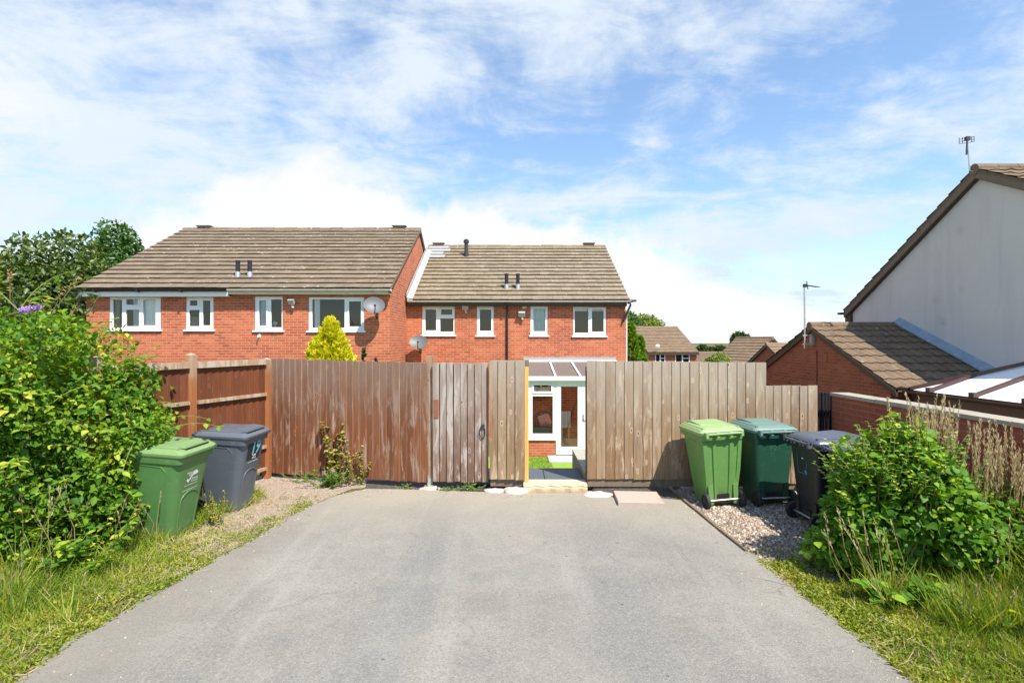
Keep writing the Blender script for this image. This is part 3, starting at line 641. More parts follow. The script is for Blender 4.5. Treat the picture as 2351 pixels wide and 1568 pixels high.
# ---- terrace B
yB,zbB=17.1,-1.25; yeB,zeB,yrB,zrB=16.85,3.44,21.3,5.98; slB=(zrB-zeB)/(yrB-yeB); xB0,xB1=-3.448,3.72
hB=thing('terraced_house',(.15,17.1,zbB),'narrower red brick terrace set back behind the gate, with three black roof flues','house')
holes=[]
holes.append(window(hB,yB,yB,(969.5,1044,702.5,769),[(976.5,1001,710.5,758.5),(1012.5,1038,710.5,722.5),(1010.5,1041,731,761.5)],(1,)))
holes.append(window(hB,yB,yB,(1095,1133.5,703,770),[(1101.5,1128,710.5,759.5)],(0,)))
holes.append(window(hB,yB,yB,(1218,1257.5,703.5,770),[(1224.5,1252,709,760.5)],(),curt=[(1220,1256,703,770,'blind',.02)]))
holes.append(window(hB,yB,yB,(1316,1391.5,705,771),[(1319.5,1351,707.5,764),(1359,1386,710.5,761.5)],(1,),curt=[(1319,1388,704,714,'curtain',.01)]))
m=MB(); wall_shell(m,xB0,xB1,yB,25.5,zbB,3.44,zrB-.10,holes,yrB); m.build('wall',M['brick'],hB)
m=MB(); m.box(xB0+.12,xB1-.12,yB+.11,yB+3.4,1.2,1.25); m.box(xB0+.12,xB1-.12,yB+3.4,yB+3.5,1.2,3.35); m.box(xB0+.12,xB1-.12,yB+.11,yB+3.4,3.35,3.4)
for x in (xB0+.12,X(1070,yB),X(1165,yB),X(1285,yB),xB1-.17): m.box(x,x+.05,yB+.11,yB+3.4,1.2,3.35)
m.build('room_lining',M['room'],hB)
rB=MB(); tiled_slope(rB,-3.30,3.80,yeB,zeB,yrB,zrB)
rB.face([(-3.40,yrB,zrB),(3.80,yrB,zrB),(3.80,25.75,zeB),(-3.40,25.75,zeB)],.5)
rB.hexa([(-3.42,yeB+.02,zeB-.05),(3.8,yeB+.02,zeB-.05),(3.8,yrB,zrB-.06),(-3.42,yrB,zrB-.06),(-3.42,yeB+.02,zeB-.005),(3.8,yeB+.02,zeB-.005),(3.8,yrB,zrB-.003),(-3.42,yrB,zrB-.003)],.3)
ridge(rB,-3.40,3.80,yrB,zrB); roofB=rB.build('roof',M['tile_grey'],hB)
for u in (1007,1352):
    m=MB(); x=X(u,yrB); m.box(x-.2,x+.2,yrB-.1,yrB+.1,zrB+.04,zrB+.11); m.box(x-.24,x+.24,yrB-.13,yrB+.13,zrB+.11,zrB+.135)
    m.build('ridge_vent',M['verge'],roofB)
for u in (1163,1189): flue(roofB,u,665,.50,yeB,zeB,slB)
flue(roofB,1070.5,590,.56,yeB,zeB,slB,.075,True,False)
m=MB(); a0=yeB-.02; a1=20.75; z=lambda y,h:zeB+slB*(y-yeB)+h
m.hexa([(-3.40,a0,z(a0,.0)),(-3.20,a0,z(a0,.0)),(-3.17,a1,z(a1,.0)),(-3.40,a1,z(a1,.0)),(-3.40,a0,z(a0,.10)),(-3.20,a0,z(a0,.06)),(-3.17,a1,z(a1,.06)),(-3.40,a1,z(a1,.10))])
m.hexa([(-3.4,a0,z(a0,.0)),(-3.385,a0,z(a0,.0)),(-3.385,a1,z(a1,.0)),(-3.4,a1,z(a1,.0)),(-3.4,a0,z(a0,.24)),(-3.385,a0,z(a0,.24)),(-3.385,a1,z(a1,.2)),(-3.4,a1,z(a1,.2))])
tag(m.build('flashing',M['lead'],roofB),'pale lead strip up the roof edge')
m=MB(); L=math.hypot(yrB-yeB,zrB-zeB); n=round(L/.345); gg=L/n
for c in range(n-4,n):
    s0=c*gg-.012; xr=-2.55+.0*(c)+(.16 if c%2 else 0)-(n-1-c)*.07
    x=-3.36
    while x<xr:
        b=min(x+.33,xr)
        q=lambda xx,s,h:(xx,yeB+(yrB-yeB)/L*s-slB/math.hypot(1,slB)*h,zeB+(zrB-zeB)/L*s+h/math.hypot(1,slB))
        m.add([q(x+.003,s0,.062),q(b-.003,s0,.062),q(b-.003,s0+gg-.012,.026),q(x+.003,s0+gg-.012,.026),q(x+.003,s0,.03),q(b-.003,s0,.03)],[(0,1,2,3),(4,5,1,0),(0,3,4),(5,2,1)]); x=b
tag(m.build('tile_patch',M['patch'],roofB),'patch of pale grey tiles')
m=MB(); m.box(-3.38,3.72,yB-.2,yB-.17,zeB-.17,zeB-.03); m.box(-3.38,3.72,yB-.2,yB,zeB-.185,zeB-.17); m.build('fascia',M['brown_trim'],hB)
m=MB(); gutter(m,-3.36,3.84,yB-.262,zeB-.02,.055)
for x in np.arange(-2.4,3.8,1.15): gutter(m,x-.025,x+.025,yB-.262,zeB-.018,.062)
m.build('gutter',M['cream'],hB,True)
m=MB(); xd=X(1164.5,yB-.06); m.tube([(xd,yB-.26,zeB-.06),(xd,yB-.26,zeB-.13),(xd,yB-.05,zeB-.30),(xd,yB-.05,-.9)],.032,8); m.build('downpipe',M['black'],hB,True)
m=MB(); m.tube([(3.93,yB-.26,zeB-.02),(3.80,yB-.26,zeB-.06),(3.82,yB-.26,zeB-.16),(3.62,yB-.05,zeB-.7)],.035,8); m.box(3.70,4.0,yB-.31,yB-.2,zeB-.05,zeB+.01); m.build('downpipe',M['brown_trim'],hB,True)
m=MB(); m.tube([(3.765,yB+.1,zeB-.3),(3.765,yB+.1,-1.1)],.03,8); m.build('downpipe',M['cream'],hB,True)
verge_board(hB,3.735,yeB+.02,zeB,yrB,zrB,25.75,.12,.05)
# ---- fittings on the walls
def dish(c,nrm,w,h,label,wall):
    c=Vector(c); nrm=Vector(nrm).normalized(); r=nrm.cross(Vector((0,0,1))).normalized()*-1; u=nrm.cross(r); u=u if u.z>0 else -u
    t=thing('satellite_dish',(c.x,wall,c.z),label,'satellite dish',group='satellite dishes on the terraces')
    m=MB(); rings=[]
    for k in range(6,0,-1):
        q=k/6; rings.append([c+r*(w/2*q*math.cos(a))+u*(h/2*q*math.sin(a))-nrm*(.055*(1-q*q)) for a in np.linspace(0,2*math.pi,29)[:-1]])
    m.loft(rings,False); m.face(rings[-1])
    bk=[[p-nrm*.008 for p in g] for g in rings]; m.loft(bk[::-1],False); m.face(bk[-1])
    m.loft([rings[0],bk[0]],False)
    m.build('reflector',M['dish'],t,True,ang=50)
    f=c+nrm*.30-u*(h*.36); m=MB(); m.tube([c-u*(h*.5)-nrm*.03,c-u*(h*.62)+nrm*.08,f],.014,8); m.build('feed_arm',M['darkmetal'],t)
    m=MB(); dl=(c-f).normalized(); m.tube([f-dl*.02,f+dl*.05,f+dl*.09],[.022,.022,.034],10); m.build('receiver',M['darkmetal'],t,True)
    m=MB(); b=c-nrm*.07; m.tube([b,b+Vector((0,(wall-b.y)*.5,-.05)),(b.x,wall-.012,b.z-.16),(b.x,wall-.012,b.z-.30)],.014,8); m.box(b.x-.035,b.x+.035,wall-.02,wall-.002,b.z-.34,b.z-.14); m.build('bracket',M['darkmetal'],t)
dish(P(859,700,14.38),(.30,-.86,.40),.58,.50,'larger grey satellite dish high on the corner of the wide terrace, under the gutter',yA)
dish(P(961,785,16.7),(.08,-.86,.50),.58,.50,'grey satellite dish low on the set back terrace, beside the wall corner',yB)
def flood(u,v,d,yw,label,sz,mat='cream',lamp=True,head=0.):
    c=P(u,v,d); t=thing('wall_light' if lamp else 'wall_vent',(c.x,yw,c.z),label,'wall light' if lamp else 'vent')
    m=MB(); a,b=sz
    if lamp:
        th=R(28); f=Vector((0,-math.cos(th),-math.sin(th))); u_=Vector((0,-math.sin(th),math.cos(th))); x=Vector((1,0,0)); e=c
        P8=[e-x*a/2-u_*b/2+f*.05,e+x*a/2-u_*b/2+f*.05,e+x*a/2-u_*b/2-f*.04,e-x*a/2-u_*b/2-f*.04,e-x*a/2+u_*b/2+f*.05,e+x*a/2+u_*b/2+f*.05,e+x*a/2+u_*b/2-f*.04,e-x*a/2+u_*b/2-f*.04]
        m.hexa(P8); m.build('lamp_head',M[mat],t)
        m=MB(); m.hexa([p+f*.008 for p in (e-x*a*.42-u_*b*.38+f*.045,e+x*a*.42-u_*b*.38+f*.045,e+x*a*.42-u_*b*.38+f*.04,e-x*a*.42-u_*b*.38+f*.04,e-x*a*.42+u_*b*.38+f*.045,e+x*a*.42+u_*b*.38+f*.045,e+x*a*.42+u_*b*.38+f*.04,e-x*a*.42+u_*b*.38+f*.04)]); m.build('lens',M['lead'],t)
        m=MB(); m.box(c.x-.03,c.x+.03,yw-.09,yw-.003,c.z-.11,c.z-.0); m.cyl((c.x+.02,yw-.07,c.z-.15),(0,-.5,-1),.035,.035,10); m.build('bracket',M[mat],t)
    else:
        m.box(c.x-a/2,c.x+a/2,yw-.05,yw-.003,c.z-b/2,c.z+b/2); m.build('cover',M[mat],t)
        m=MB()
        for k in range(4): z0=c.z-b*.36+k*b*.2; m.box(c.x-a*.4,c.x+a*.4,yw-.062,yw-.051,z0,z0+b*.1)
        m.build('louvre',M['cream'],t)
flood(669,692,14.68,yA,'white floodlight between two windows of the wide terrace',(.17,.13))
flood(1068,705,16.98,yB,'small white lamp on the set back terrace beside its first window',(.19,.14))
flood(1198,721,16.98,yB,'white floodlight with motion sensor beside the black downpipe',(.21,.15))
flood(1203.5,703,17.05,yB,'square cream vent cover high beside the black downpipe',(.15,.14),'cream',False)
t=thing('wall_tap',(X(596,yA),yA,Z(772,yA)),'small white hook bracket on the brick wall under a window','hook')
m=MB(); c=P(596,771,yA); m.tube([(c.x,yA,c.z),(c.x,yA-.10,c.z),(c.x+.02,yA-.12,c.z-.05)],.016,8); m.build('hook',M['white'],t,True)
m=MB(); m.box(c.x-.03,c.x+.03,yA-.012,yA-.002,c.z-.05,c.z+.05); m.build('plate',M['white'],t)
t.name='wall_hook'

# small things on the sills behind the glass
c=P(631,743,15.06); t=thing('globe_lamp',(c.x,c.y,c.z-.12),'white globe lamp on the sill inside a narrow window of the wide terrace','lamp')
m=MB(); m.tube([c+Vector((0,0,-.085+.17*k/8)) for k in range(9)],[max(.004,.085*math.sin(math.pi*k/8)) for k in range(9)],14); m.build('globe',M['curtain'],t,True)
m=MB(); m.tube([c+Vector((0,0,-.2)),c+Vector((0,0,-.08))],[.06,.03],10); m.build('base',M['white'],t)
c=P(318,722,15.10); t=thing('flower_vase',(c.x,c.y,c.z-.3),'vase of red flowers on the sill of the three pane window','vase')
m=MB(); m.tube([c+Vector((0,0,-.33)),c+Vector((0,0,-.2)),c+Vector((0,0,-.10))],[.05,.06,.035],10); m.build('vase',M['curtain'],t,True)
fp=[tuple(c+Vector((random.gauss(0,.055),random.gauss(0,.03),random.gauss(.02,.06)))) for _ in range(120)]; scatter('flowers',M['redfl'],*LEAF,fp,unit(120),unit(120),rng.uniform(.025,.05,120),t)
# ---- lean-to conservatory behind the gate
yC=14.6; cC=lambda a,b:(1163.2+.1875*a, 795.9+.1875*b)
con=thing('conservatory',(1.9,yC,-1.09),'white framed lean-to conservatory seen through the gateway, against the set back terrace','conservatory')
xl,xr=.40,3.40; zt=1.05; ztop=1.47
A=lambda s,z,n:(s,yC+n,z)
def q(x0,x1,y0,y1): u0,v0=cC(x0,y0); u1,v1=cC(x1,y1); return (X(u0,yC),X(u1,yC),Z(v1,yC),Z(v0,yC))
zs_=Z(cC(0,1125)[1],yC)
def cwin(name,rect,panes,y0,y1,sash=None):
    m=MB(); plate(m,A,True,rect,panes,y0,y1)
    if sash: p=sash; e=.05; plate(m,A,True,(p[0]-e,p[1]+e,p[2]-e,p[3]+e),[p],y0-.02,y0-.001)
    f=m.build(name,M['white'],con); g=MB(); y=(y0+y1)/2
    for p in panes: g.face([A(p[0],p[2],y),A(p[1],p[2],y),A(p[1],p[3],y),A(p[0],p[3],y)])
    g.build('pane',M['glass2'],f); return f
wr=q(262,603,430,1125); wr=(xl+.02,wr[1],wr[2],wr[3]); pt_=q(332,545,470,548)
cwin('window',wr,[pt_,q(317,565,605,1065)],0,.07,pt_)
dl=q(606,915,430,1320); gl=q(665,870,487,1225); f=cwin('door',dl,[gl],-.01,.06)
dr=(dl[1]+.004,dl[1]*2-dl[0]+.004,dl[2],dl[3]); sft=dl[1]-gl[0]+.04
gr=(dr[0]+(dl[1]-gl[1]),dr[0]+(dl[1]-gl[1])+(gl[1]-gl[0]),gl[2],gl[3]); f=cwin('door',dr,[gr],-.01,.06)
m=MB(); hx=dr[0]+.05; m.tube([(hx,yC-.04,-.02),(hx+.02,yC-.06,-.02),(hx+.12,yC-.06,-.03)],.012,8); m.box(hx-.02,hx+.02,yC-.025,yC-.011,-.12,.08); m.build('handle',M['metal'],f)
w2=(dr[1]+.01,xr-.02,zs_,wr[3]); cwin('window',w2,[(w2[0]+.1,w2[1]-.1,w2[2]+.2,w2[3]-.1)],0,.07)
for ra,rb in ((xl,dl[0]-.003),(dr[1]+.003,xr)):
    m=MB(); s_=xl if ra==xl else xr-.2; m.box(ra,rb,yC,yC+.2,-1.2,zs_-.03); m.box(s_,s_+.2,yC+.2,yB-.004,-1.2,zs_-.03); m.build('plinth_wall',M['brick'],con)
m=MB(); m.box(xl-.03,dl[0]-.003,yC-.05,yC+.1,zs_-.035,zs_-.003); m.build('sill',M['white'],con)
m=MB()
m.box(xl-.03,xr+.03,yC-.08,yC+.10,wr[3],zt); m.box(xl-.03,xr+.03,yC-.12,yC-.02,zt-.02,zt+.09)
for x in (xl,xr-.06): m.box(x,x+.06,yC,yB,wr[3],zt); m.box(x,x+.06,yC,yC+.06,zs_,wr[3]); m.box(x,x+.06,yC+1.2,yC+1.26,zs_,wr[3])
m.build('frame',M['white'],con)
for x in (xl+.03,xr-.03): g=MB(); g.face([(x,yC+.06,zs_),(x,yB,zs_),(x,yB,wr[3]),(x,yC+.06,wr[3])]); g.build('side_glazing',M['glass2'],con)
rs=(ztop-.08-zt)/(yB-yC)
m=MB()
nb=4; bx=[xl+.02,.50+.72,1.20+.72,1.92+.72,xr-.02]
for x in bx: b_=MB(); b_.bar((x,yC-.06,zt+.06),(x,yB-.02,ztop),.055,.05); b_.build('glazing_bar',M['white'],con)
m.bar((xl,yC-.07,zt+.055),(xr,yC-.07,zt+.055),.05,.05); m.build('eaves_beam',M['white'],con); m=MB(); m.bar((xl,yB-.06,ztop+.0),(xr,yB-.06,ztop+.0),.06,.05)
m.build('wall_plate',M['white'],con)
m=MB(); m.hexa([(xl,yC-.04,zt+.035),(xr,yC-.04,zt+.035),(xr,yB-.03,ztop-.025),(xl,yB-.03,ztop-.025),(xl,yC-.04,zt+.05),(xr,yC-.04,zt+.05),(xr,yB-.03,ztop-.01),(xl,yB-.03,ztop-.01)]); m.build('roof_sheet',M['poly'],con)
m=MB(); m.box(X(1201.6,yB),X(1413,yB),yB-.05,yB-.003,1.49,1.60); m.build('flashing',M['lead'],con)
m=MB(); m.box(xl+.1,xr-.1,yC+.21,yB-.01,-1.08,-1.06); m.build('floor',M['floor'],con)
# house window and pipes that show inside
m=MB(); 
iw=window(hB,yB-.10,yB,(1205,1262,842,898),[(1211,1240,848,888),(1244,1258,848,888)],(),mat='cream',sillmat='cream')
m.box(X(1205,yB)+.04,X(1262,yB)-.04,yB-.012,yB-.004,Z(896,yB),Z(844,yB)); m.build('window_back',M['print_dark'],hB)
t=thing('radiator',(X(1292,16.9),16.95,-.5),'white panel radiator inside the conservatory','radiator')
m=MB(); x0=X(1287,16.9); x1=x0+.32
for k in range(7): m.box(x0+k*.046,x0+k*.046+.036,16.9,16.96,-.68,-.15)
m.box(x0-.01,x1+.01,16.962,16.985,-.66,-.17); m.build('panel',M['white'],t)
for xp in (x0+.05,x1-.05): m=MB(); m.tube([(xp,16.93,-.68),(xp,16.93,-1.06)],.012,6); m.build('pipe',M['white'],t)
# armchair and cushion
ax_,ay,azz=.98,16.0,-1.06
t=thing('armchair',(ax_,ay,azz),'round backed wicker armchair behind the conservatory glass','armchair',rz=0)
m=MB(); m.box(ax_-.30,ax_+.30,ay-.30,ay+.25,azz+.34,azz+.44)
for a in np.linspace(-.1,1.1,15): 
    th=math.pi*a; m.tube([(ax_+.32*math.cos(th),ay+.28*math.sin(th),azz+.44),(ax_+.40*math.cos(th),ay+.36*math.sin(th),azz+.62+.38*max(0,math.sin(th)))],.018,6)
m.tube([(ax_+.40*math.cos(math.pi*a),ay+.36*math.sin(math.pi*a),azz+.62+.38*max(0,math.sin(math.pi*a))) for a in np.linspace(-.1,1.1,24)],.035,8)
m.build('frame',plain('wicker',(.20,.15,.10),.8,.3,30),t)
m=MB(); m.box(ax_-.28,ax_+.28,ay-.28,ay+.22,azz+.44,azz+.54); m.build('seat',plain('seat cloth',(.10,.10,.11),.9),t)
wl_=plain('wicker leg',(.16,.11,.07),.8)
for dx_ in (-.26,.26):
    for dy_ in (-.26,.2):
        m=MB(); m.tube([(ax_+dx_,ay+dy_,azz+.34),(ax_+dx_*1.05,ay+dy_*1.05,azz)],.025,8); m.build('leg',wl_,t)
m=MB(); ce=Vector((ax_+.02,ay+.02,azz+.76)); rings=[]
for k in np.linspace(-1,1,7):
    s=(1-abs(k)**2.5)**.6*.9+.1; rings.append([ce+Vector((.19*s*(max(-1,min(1,1.25*math.cos(a)))*.94-.3*max(-1,min(1,1.25*math.sin(a)))),k*.07+.06*math.sin(a),.17*s*(max(-1,min(1,1.25*math.sin(a)))*.94+.3*max(-1,min(1,1.25*math.cos(a)))))) for a in np.linspace(0,2*math.pi,21)[:-1]])
m.loft(rings); tag(m.build('cushion',plain('pink cushion cloth',(.62,.28,.24),.9,.2,25),loc=ce,smooth=True),'square pink patterned cushion resting in the wicker armchair','cushion')
# ------------------------------------------------------------------ fences
def boards(mb,p0,p1,z0,z1,w,lap=.0,gap=0.,th=(.008,.022),jt=.008,jb=.008,tone=None,out=None,s_from=0.,flip=False):
    """feather edged vertical boards from p0 to p1 (plan points), z0/z1 numbers or functions of t; faces the side of the camera"""
    a=Vector((*p0,0)); b=Vector((*p1,0)); L=(b-a).length; t=(b-a)/L; n=Vector((t.y,-t.x,0)) 
    if out is not None and n.dot(Vector((*out,0)))<0: n=-n
    k=round(L/w); w=L/k; zf=lambda f,s:f(s) if callable(f) else f
    for i in range(k):
        s0=i*w+gap/2; s1=(i+1)*w-gap/2+lap; r=random.random() if tone is None else tone(i)
        e0,e1=(th[1]+.006,th[0]+.004) if not flip else (th[0]+.004,th[1]+.006); e0+=U(0,.003); e1+=U(0,.003)
        zt0=zf(z1,(i+.5)/k)+U(-jt,jt); zb0=zf(z0,(i+.5)/k)+U(-jb,jb); lean=U(-.004,.004)
        Q=lambda s,z,d:a+t*(s+lean*(z-zb0))+n*d+Vector((0,0,z))
        b0=.0 ; mb.hexa([Q(s0,zb0,e0),Q(s1,zb0,e1),Q(s1,zb0,b0),Q(s0,zb0,b0),Q(s0,zt0,e0),Q(s1,zt0+U(-.003,.003),e1),Q(s1,zt0,b0),Q(s0,zt0,b0)],r)
def rail(mb,p0,p1,z,w,h,off,r=None):
    a=Vector((*p0,0)); b=Vector((*p1,0)); t=(b-a).normalized(); n=Vector((t.y,-t.x,0))
    mb.bar(a+n*off+Vector((0,0,z)),b+n*off+Vector((0,0,z)),w,h,r=random.random() if r is None else r)
Lc=(-3.745,8.16); Gp=(-1.20,7.50)
t=thing('brown_fence',(-2.47,7.85,0),'brown stained board fence facing the driveway, with withered weeds climbing it','fence')
m=MB(); boards(m,Lc,Gp,lambda s:.06+.03*s,lambda s:1.845-.045*s,.108,.004,.003,(.006,.030),flip=True); m.build('board_panel',M['wood_brown'],t)
for z in (.35,1.0,1.6): m=MB(); rail(m,Lc,Gp,z,.05,.075,-.04); m.build('rail',M['wood_rail'],t)
t=thing('fence_post',(-1.17,7.56,0),'short brown gate post on a steel foot, between the brown fence and the plank gate','post')
m=MB(); m.box(-1.235,-1.145,7.53,7.62,.06,1.90,.3)
m.build('post',M['wood_rail'],t)
m=MB(); m.box(-1.25,-1.13,7.45,7.53,.035,.05); m.box(-1.215,-1.165,7.47,7.52,.05,.15); m.box(-1.20,-1.19,7.44,7.47,.05,.20); m.build('steel_foot',M['metal'],t)
t=thing('wooden_gate',(-.74,7.52,0),'closed plank gate of flaking narrow boards with an iron ring handle','gate')
m=MB(); boards(m,(-1.135,7.50),(-.335,7.48),.10,1.80,.101,0,.012,(.014,.022),.012,.014); m.build('boards',M['wood_gate'],t)
m=MB(); boards(m,(-1.13,7.514),(-.34,7.494),.12,1.78,.101,0,.0,(-.001,.001)); m.build('backing',M['wood_kick'],t)
for z in (.3,.95,1.6): m=MB(); m.box(-1.13,-.34,7.516,7.56,z,z+.09,.5); m.build('ledge',M['wood_gate'],t)
c=Vector((X(1108.5,7.45),7.455,Z(978,7.45))); m=MB()
m.tube([c+Vector((.075*math.sin(a)*.52-.006,-.012,-.085+.085*math.cos(a))) for a in np.linspace(0,2*math.pi,25)],.0065,6); m.cyl(c+Vector((.0,-.01,.0)),(0,1,0),.028,.012,14); m.build('ring_handle',M['darkmetal'],t,True)
m=MB(); m.box(-1.115,-1.05,7.462,7.470,1.02,1.28); tag(m.build('patch_board',plain('orange wood patch',(.25,.085,.03),.7,.2,20),t),'small orange rectangle of bare wood')
t=thing('grey_fence_panel',(-.06,7.42,0),'narrow weathered fence panel between the plank gate and the yellow post','fence')
m=MB(); boards(m,(-.315,7.42),(.172,7.40),.16,lambda s:1.845,.122,.012,0,(.006,.024),.006,.004); m.build('board_panel',M['wood_pale'],t)
m=MB(); m.box(-.305,.165,7.428,7.455,.055,.20,.4); m.build('kick_board',M['wood_kick'],t)
for z in (.5,1.1,1.65): m=MB(); m.box(-.305,.165,7.43,7.48,z,z+.07,.3); m.build('rail',M['wood_kick'],t)
t=thing('yellow_post',(.203,7.47,0),'new yellow timber post beside the open gateway','post')
m=MB(); m.box(.176,.236,7.43,7.50,.12,1.76,.4); m.build('post',M['wood_new'],t)
m=MB(); m.box(.172,.240,7.425,7.505,1.762,1.845,.4); m.build('dark_top',M['wood_kick'],t)  # darker block over the upper end of the post
t=thing('pale_fence',(2.3,7.4,0),'long weathered board fence behind the bins, to the side of the open gateway','fence')
m=MB(); boards(m,(1.062,7.40),(3.575,7.40),lambda s:.165-.0*s,lambda s:1.835-.02*s,.132,.014,0,(.004,.013),.005,.005); m.build('board_panel',M['wood_pale'],t)
m=MB(); boards(m,(3.578,7.405),(4.31,7.405),.10,1.485,.122,.014,0,(.004,.013),.006,.005); tag(m.build('board_panel',M['wood_pale'],t),'lower end section of weathered boards')
m=MB(); m.box(1.07,3.57,7.408,7.432,.055,.20,.4); m.build('kick_board',M['wood_kick'],t); m=MB(); m.box(3.58,4.30,7.41,7.432,.02,.12,.7); m.build('kick_board',M['wood_kick'],t)
for z in (.45,1.05,1.55): m=MB(); m.box(1.07,3.57,7.433,7.48,z,z+.08,.3); m.build('rail',M['wood_kick'],t)
for z in (.4,1.2): m=MB(); m.box(3.575,4.30,7.433,7.48,z,z+.08,.3); m.build('rail',M['wood_kick'],t)
for x in (1.10,2.35,3.55,4.25): m=MB(); m.box(x-.04,x+.04,7.481,7.56,0,1.45 if x>4 else 1.75,.2); m.build('support_post',M['wood_kick'],t)
# side fence running back along the left bed
S0,S1,S2=(-3.80,8.10),(-4.27,6.95),(-4.70,5.90)
pts=[S0,S1,S2]; nL=Vector((S0[1]-S1[1],-(S0[0]-S1[0]),0)).normalized()
t=thing('side_fence',(-4.3,6.9,0),'orange brown fence with top rails and posts along the hedge, behind the grey bin','fence')
for k,(a,b) in enumerate(zip(pts[:-1],pts[1:])):
    a_=Vector(a); b_=Vector(b); d_=(b_-a_).normalized(); a1=a_+d_*.06; b1=b_-d_*.06
    m=MB(); sag=(.012,.03,.0)[k]; boards(m,a1,b1,.14,lambda s:1.77-sag*math.sin(s*3.14),.118,.012,0,(.006,.022),out=(1,-.4)); m.build('board_panel',M['wood_side'],t)
    for z,h in ((.16,.04),(.50,.045),(1.30,.045),(1.80,.085)):
        m=MB()
        n_=Vector((-d_.y,d_.x)); n_=n_ if n_.x>0 else -n_
        q0=a1+n_*.045; q1=b1+n_*.045
        m.bar((*q0,z),(*q1,z-sag*.3),.05,h,r=random.random()); m.build('rail',M['wood_rail'],t)
for i,p in enumerate(pts):
    m=MB(); hz=1.93 if i else 1.83; m.box(p[0]-.05,p[0]+.05,p[1]-.05,p[1]+.05,0,hz,.2+.2*i); 
    m.add([(p[0]-.05,p[1]-.05,hz),(p[0]+.05,p[1]-.05,hz),(p[0]+.05,p[1]+.05,hz),(p[0]-.05,p[1]+.05,hz),(p[0],p[1],hz+.03)],[(0,1,4),(1,2,4),(2,3,4),(3,0,4)],.3); m.build('post',M['wood_post'],t)
# black vertical slat panel at the end of the brick wall
t=thing('black_fence_panel',(4.55,7.72,0),'narrow black slatted panel between the pale fence and the brick wall','fence')
m=MB(); boards(m,(4.32,7.70),(4.74,7.70),.0,1.355,.045,0,.006,(.004,.02),.012,.0); m.build('slats',plain('black painted timber',(.012,.014,.018),.5,.3,10),t)
for z in (1.0,.2): m=MB(); m.box(4.32,4.74,7.705,7.74,z,z+.07); m.build('rail',M['black'],t)
# gateway: step, paving, low wall
t=thing('door_step',(.60,7.4,0),'rough sandy concrete step in the open gateway','step')
def lump(mb,x0,x1,y0,y1,z0,z1,ch,amp,nx=26):
    rings=[]
    for i in range(nx+1):
        x=x0+(x1-x0)*i/nx; e=lambda k:amp*(math.sin(x*31+k*2.1)+math.sin(x*67+k*5.3)*.6)
        rings.append([(x,y0+e(1),z0),(x,y0+e(2)*.7,(z0+z1)/2),(x,y0+e(3)*.6,z1-ch),(x,y0+ch+e(4)*.6,z1+e(5)*.35),(x,(y0+y1)/2,z1+e(6)*.3),(x,y1,z1),(x,y1,z0)][::-1])
    mb.loft(rings)
m=MB(); lump(m,.165,1.05,7.27,7.57,-.02,.078,.012,.004); m.build('base',M['sandstep'],t,True)
m=MB(); lump(m,.16,1.052,7.285,7.572,.0785,.114,.014,.004); m.build('tread',M['palestep'],t,True)
def slab(name,x0,x1,y0,y1,z0,z1,mat,label,cat='paving slab',group=None):
    m=MB(); b=.006
    m.loft([[(x0,y0,z0),(x1,y0,z0),(x1,y1,z0),(x0,y1,z0)],[(x0,y0,z1-b),(x1,y0,z1-b),(x1,y1,z1-b),(x0,y1,z1-b)],[(x0+b,y0+b,z1),(x1-b,y0+b,z1),(x1-b,y1-b,z1),(x0+b,y1-b,z1)]])
    return tag(m.build(name,M[mat],loc=((x0+x1)/2,(y0+y1)/2,z0)),label,cat,group)
slab('paving_slab',.06,.475,7.57,8.27,.03,.108,'slate','dark slate slab inside the gateway, by the yellow post',group='dark slabs inside the gateway')
slab('paving_slab',.482,1.045,7.57,8.27,.03,.110,'slate','dark slate slab inside the gateway, against the low grey wall',group='dark slabs inside the gateway')
slab('paving_slab',-.55,.053,7.60,8.27,.03,.107,'slate','dark slate slab behind the grey fence panel',group='dark slabs inside the gateway')
t=thing('garden_wall',(1.25,8.3,-1.1),'low grey garden wall with a pale top, just inside the gateway','wall')
m=MB(); m.box(1.052,1.45,7.58,9.12,-1.1,.20); m.build('wall',M['sleeper'],t)
m=MB(); m.box(1.048,1.46,7.57,9.13,.2025,.235); m.build('capping',M['sleeper_top'],t)
m=MB(); m.box(-4,1.05,8.285,8.335,-1.1,.03); tag(m.build('retaining_wall',M['sleeper'],loc=(-1,8.3,-1.1)),'low retaining wall under the dark slabs inside the gateway','wall')
tag(sheet('lawn',[(-3.4,8.36),(1.04,8.36),(1.04,9.14),(3.6,9.14),(3.6,14.5),(-3.4,14.5)],-1.085,M['turf'],.01),kind='structure')
slab('paving_slab',.98,2.6,13.75,14.52,-1.09,-1.05,'paleslab','pale grey paving slab in front of the conservatory door')
bl=[];
n=6000; p=np.stack([rng.uniform(-.2,1.04,n),rng.uniform(11.5,14.4,n),np.full(n,-1.085)],1); ax=unit(n)*[.5,.5,.2]+[0,0,1]
tag(scatter('lawn_grass',M['weed_green'],*SPRIG,p,ax,unit(n),rng.uniform(.03,.06,n),width=rng.uniform(.02,.03,n)),kind='stuff')
